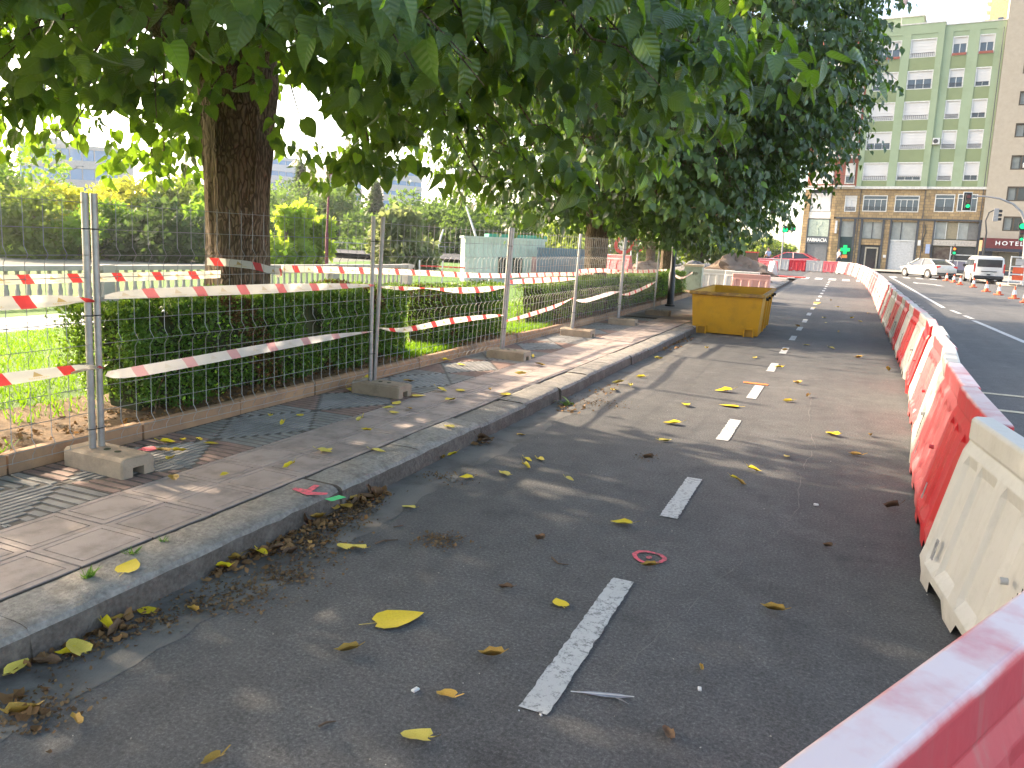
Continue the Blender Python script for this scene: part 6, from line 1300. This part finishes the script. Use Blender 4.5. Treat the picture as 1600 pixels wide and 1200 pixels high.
fallen(578, 583, .13, 'y', 1, 'yellow leaf propped against the edging behind a fence foot', None, PAV + .05, .3, 1.1)
for k, (px, py) in enumerate([(572, 592), (582, 596), (590, 600), (568, 598), (580, 590)]): fallen(px, py, .12, 'yyopy'[k], 1, ['lowest', 'middle', 'rightmost', 'leftmost', 'topmost'][k] + ' leaf of the yellow heap behind the second fence foot', None, PAV + .02 + .012*k, None, .4)
c = at(231, 703, PAV); sheet('spray_mark', M_pink_paint, [(c.x-.05, c.y-.05), (c.x+.05, c.y-.03), (c.x+.06, c.y+.05), (c.x-.02, c.y+.07), (c.x-.06, c.y+.02)], PAV + .006, pave, None, 'pink sprayed dab beside the nearest fence foot')
GS = 'yellow leaves scattered on the pavement slabs'; GR = 'small yellow leaves scattered on the road'; GBR = 'brown leaves curled up in the gutter'
FLV = {k: [m] + [ground_leaf(m.materials[0], k[1]*q + .15) for q in (.7, 1.25)] for k, m in list(FL.items())}
WORD = {'y': 'yellow', 'p': 'pale yellow', 'o': 'ochre', 'b': 'brown'}; TH = ['first', 'second', 'third', 'fourth', 'fifth', 'sixth', 'seventh', 'eighth', 'ninth', 'tenth', 'eleventh', 'twelfth', 'thirteenth', 'fourteenth', 'fifteenth', 'sixteenth', 'seventeenth', 'eighteenth', 'nineteenth', 'twentieth', 'twenty-first', 'twenty-second', 'twenty-third']
def scatter(pts, zones, group, what, e, big, pick):
    cl = {}
    for p in pts: cl.setdefault(min(zones, key=lambda z: (z[0]-p[0])**2 + 4*(z[1]-p[1])**2)[2], []).append(p)
    for zn, L in cl.items():
        for i, (px, py) in enumerate(sorted(L)):
            k, c = pick(); lab = f"{WORD[k]} {what} {zn}" + (f", {TH[i]} from left" if len(L) > 1 else '')
            o = fallen(px, py, big(py), k, c, lab, group, e); o.data = random.choice(FLV[k, c])
scatter([(262, 694), (285, 690), (253, 707), (283, 708), (268, 720), (310, 690), (331, 695), (470, 650), (422, 652), (441, 665), (512, 705), (508, 709), (450, 733), (571, 675), (561, 660), (605, 640), (617, 646), (621, 631), (640, 641), (701, 670), (592, 709), (553, 600), (547, 612), (690, 612), (706, 627), (720, 611), (766, 612), (791, 617), (700, 566), (721, 571), (655, 620), (640, 598), (812, 587), (560, 606), (575, 604), (832, 560), (845, 572)],
    [(200, 720, 'by the nearest fence foot'), (450, 690, 'midway between the nearest feet'), (600, 640, 'beside the second fence foot'), (740, 615, 'right of the second fence foot'), (820, 570, 'near the third fence foot')], GS, 'leaf on the slabs', PAV, lambda y: random.uniform(.07, .105) + (.03 if y < 640 else 0), lambda: random.choice([('y', 1), ('y', 1), ('p', 1), ('o', 1), ('y', 0)]))
scatter([(705, 713), (690, 717), (815, 681), (825, 720), (845, 720), (823, 732), (787, 742), (728, 748), (1230, 628), (1262, 621), (1180, 737), (1150, 750), (1160, 758), (1230, 715), (1388, 580), (1040, 690), (1360, 682), (1335, 712), (1105, 545), (1290, 505), (1345, 503), (1262, 540), (1310, 520), (1225, 548), (1330, 498), (1288, 497), (1247, 511), (1356, 490), (960, 611), (965, 600), (985, 605), (1000, 590), (940, 590), (1030, 562), (1215, 575), (1298, 470), (1310, 480), (1272, 482), (1245, 600), (1340, 560), (1300, 545), (1180, 560)],
    [(760, 730, 'beside the middle gutter'), (1200, 730, 'right of the third lane dash'), (1340, 690, 'by the red barriers'), (1240, 620, 'right of the orange bar'), (970, 600, 'by the sunlit kerb'), (1080, 555, 'in front of the skip'), (1220, 560, 'near the fifth lane dash'), (1370, 570, 'beside the barriers in the shade'), (1310, 505, 'right of the skip'), (1290, 475, 'beyond the skip')], GR, 'leaf on the asphalt', 0., lambda y: random.uniform(.07, .11) + (.03 if y < 640 else 0), lambda: random.choice([('y', 1), ('p', 1), ('p', 1), ('o', 1), ('o', 2)]))
scatter([(757, 690), (762, 692), (745, 686), (890, 752), (345, 890), (385, 865), (430, 862), (455, 868), (540, 795), (570, 782), (590, 778), (520, 795), (168, 985), (190, 970), (70, 1042), (105, 1025), (30, 1048), (40, 1118), (480, 822), (362, 878), (500, 812), (555, 790), (575, 772), (548, 786), (410, 868), (180, 992)],
    [(70, 1050, 'at the bottom left of the gutter'), (180, 980, 'at the foot of the nearest kerb stone'), (400, 870, 'in the drift by the kerb joint'), (550, 790, 'in the drift below the pink arrow'), (800, 700, 'in the gutter right of the drifts')], GBR, 'withered leaf', .01, lambda y: random.uniform(.07, .11), lambda: random.choice([('o', 1), ('b', 1), ('o', 2), ('p', 1), ('b', 2), ('y', 1)]))
fallen(120, 1018, .13, 'p', 1, 'long pale yellow leaf in the gutter at the left', None, .02, 1.3)
b = MB(); feather = [(-.11, 0), (-.06, .014), (0, .018), (.06, .016), (.10, .0), (.06, -.012), (0, -.012), (-.06, -.006)]
q = at(945, 1089); t = thing('feather', 'grey feather lying right of the lower end of the nearest lane dash', 'feather', tuple(q), R(18)); n = len(feather); b.add([(x, y, .008 + .02*abs(x)) for x, y in feather], [tuple(range(n))]); b.build('vane', mat('grey_feather', (.34, .35, .38), .6, (.22, .225, .24), 40), t); b = MB(); b.tube([(-.13, -.004, .012), (.0, .002, .011), (.11, .0, .013)], .0022, 5); b.build('shaft', M_white, t); b = MB(); b.add([(.03, -.01, .01), (.06, -.05, .03), (.09, -.065, .02), (.07, -.03, .012)], [(0, 1, 2, 3)]); b.build('loose_barb', bpy.data.materials['grey_feather'], t)
for lab, pts, r in (('thin dark twig in front of the gutter debris', [(586, 851), (600, 846), (622, 845)], .005), ('forked twig left of the pink ring', [(862, 872), (872, 882), (888, 884)], .004), ('short twig near the bottom left of the road', [(498, 1137), (510, 1131), (525, 1129)], .004), ('pale twig lying by the pile of debris', [(615, 825), (630, 822)], .004)):
    L = [at(*p) for p in pts]; o_ = L[0]; b = MB(); b.tube([tuple(p - o_ + Vector((0, 0, r+.002))) for p in L], [r]*(len(L)-1) + [r*.5], 5); o = obj('twig', b.mesh('twig', M_twig), None, tuple(o_)); tag(o, lab, 'twig')
for lab, px, py, s in (('tiny white paper scrap below the largest yellow leaf', 649, 1080, .018), ('small pale pebble right of the lane dash', 1093, 1078, .014), ('white pebble near the lower end of the lane dash', 845, 1118, .008), ('white scrap on the dark asphalt right of the third lane dash', 1275, 790, .02)):
    q = at(px, py); o = obj('litter_scrap', MB().cbox((0, 0, s*.35), (s*1.6, s, s*.7), bev=s*.2).mesh('litter_scrap', M_white), None, tuple(q), random.random()*3); tag(o, lab, 'litter')
M_weed = leaf_mat('weed_leaf', (.05, .12, .025), (.08, .17, .03), (.2, .35, .03), .3)
for lab, px, py, s in (('green weed growing from the joint behind the kerb left of the yellow leaf', 136, 905, .055), ('small weed sprouting behind the kerb right of the yellow leaf', 207, 868, .045), ('tiny weed in the kerb joint farther along', 256, 848, .03)):
    q = at(px, py, PAV); N = 26; td = rdir(N)*np.array([1, 1, .4]) + np.array([0, 0, .55]); o = obj('weed', baked('weed', *GB, np.zeros((N, 3)) + rng.normal(0, .006, (N, 3)), frames(td, rdir(N) + np.array([0, 0, 1.])), np.stack([np.full(N, s*1.4), s*rng.uniform(.6, 1.5, N), np.full(N, s)], 1), M_weed), None, tuple(q)); tag(o, lab, 'weed')
q = at(330, 1193); t = fallen(330, 1192, .07, 'o', 1, 'olive green leaf cut by the bottom edge of the picture'); 
q = at(877, 632); N = 6; td = rdir(N)*np.array([1, 1, .2]); o = obj('fallen_sprig', baked('fallen_sprig', *HEARTS[0], rng.normal(0, .05, (N, 3))*np.array([1, 1, .1]) + np.array([0, 0, .02]), frames(td, np.array([[0, 0, 1.]]*N) + rdir(N)*.4), np.full(N, .10), M_leaf), None, tuple(q)); tag(o, 'green sprig fallen at the foot of the kerb in the sun', 'leaf')

# ------------------------------------------------------------------ the warm morning haze
m = bpy.data.materials.new('haze'); m.use_nodes = True; nt = m.node_tree; nt.nodes.remove(nt.nodes['Principled BSDF']); pv = nt.nodes.new('ShaderNodeVolumePrincipled')
pv.inputs['Color'].default_value = (.93, .96, 1., 1); pv.inputs['Density'].default_value = HAZE; pv.inputs['Anisotropy'].default_value = .55; nt.links.new(pv.outputs[0], nt.nodes['Material Output'].inputs['Volume'])
b = MB(); b.box(-260, -70, -4.5, 75, 330, 48); obj('haze', b.mesh('haze', m), kind='stuff')
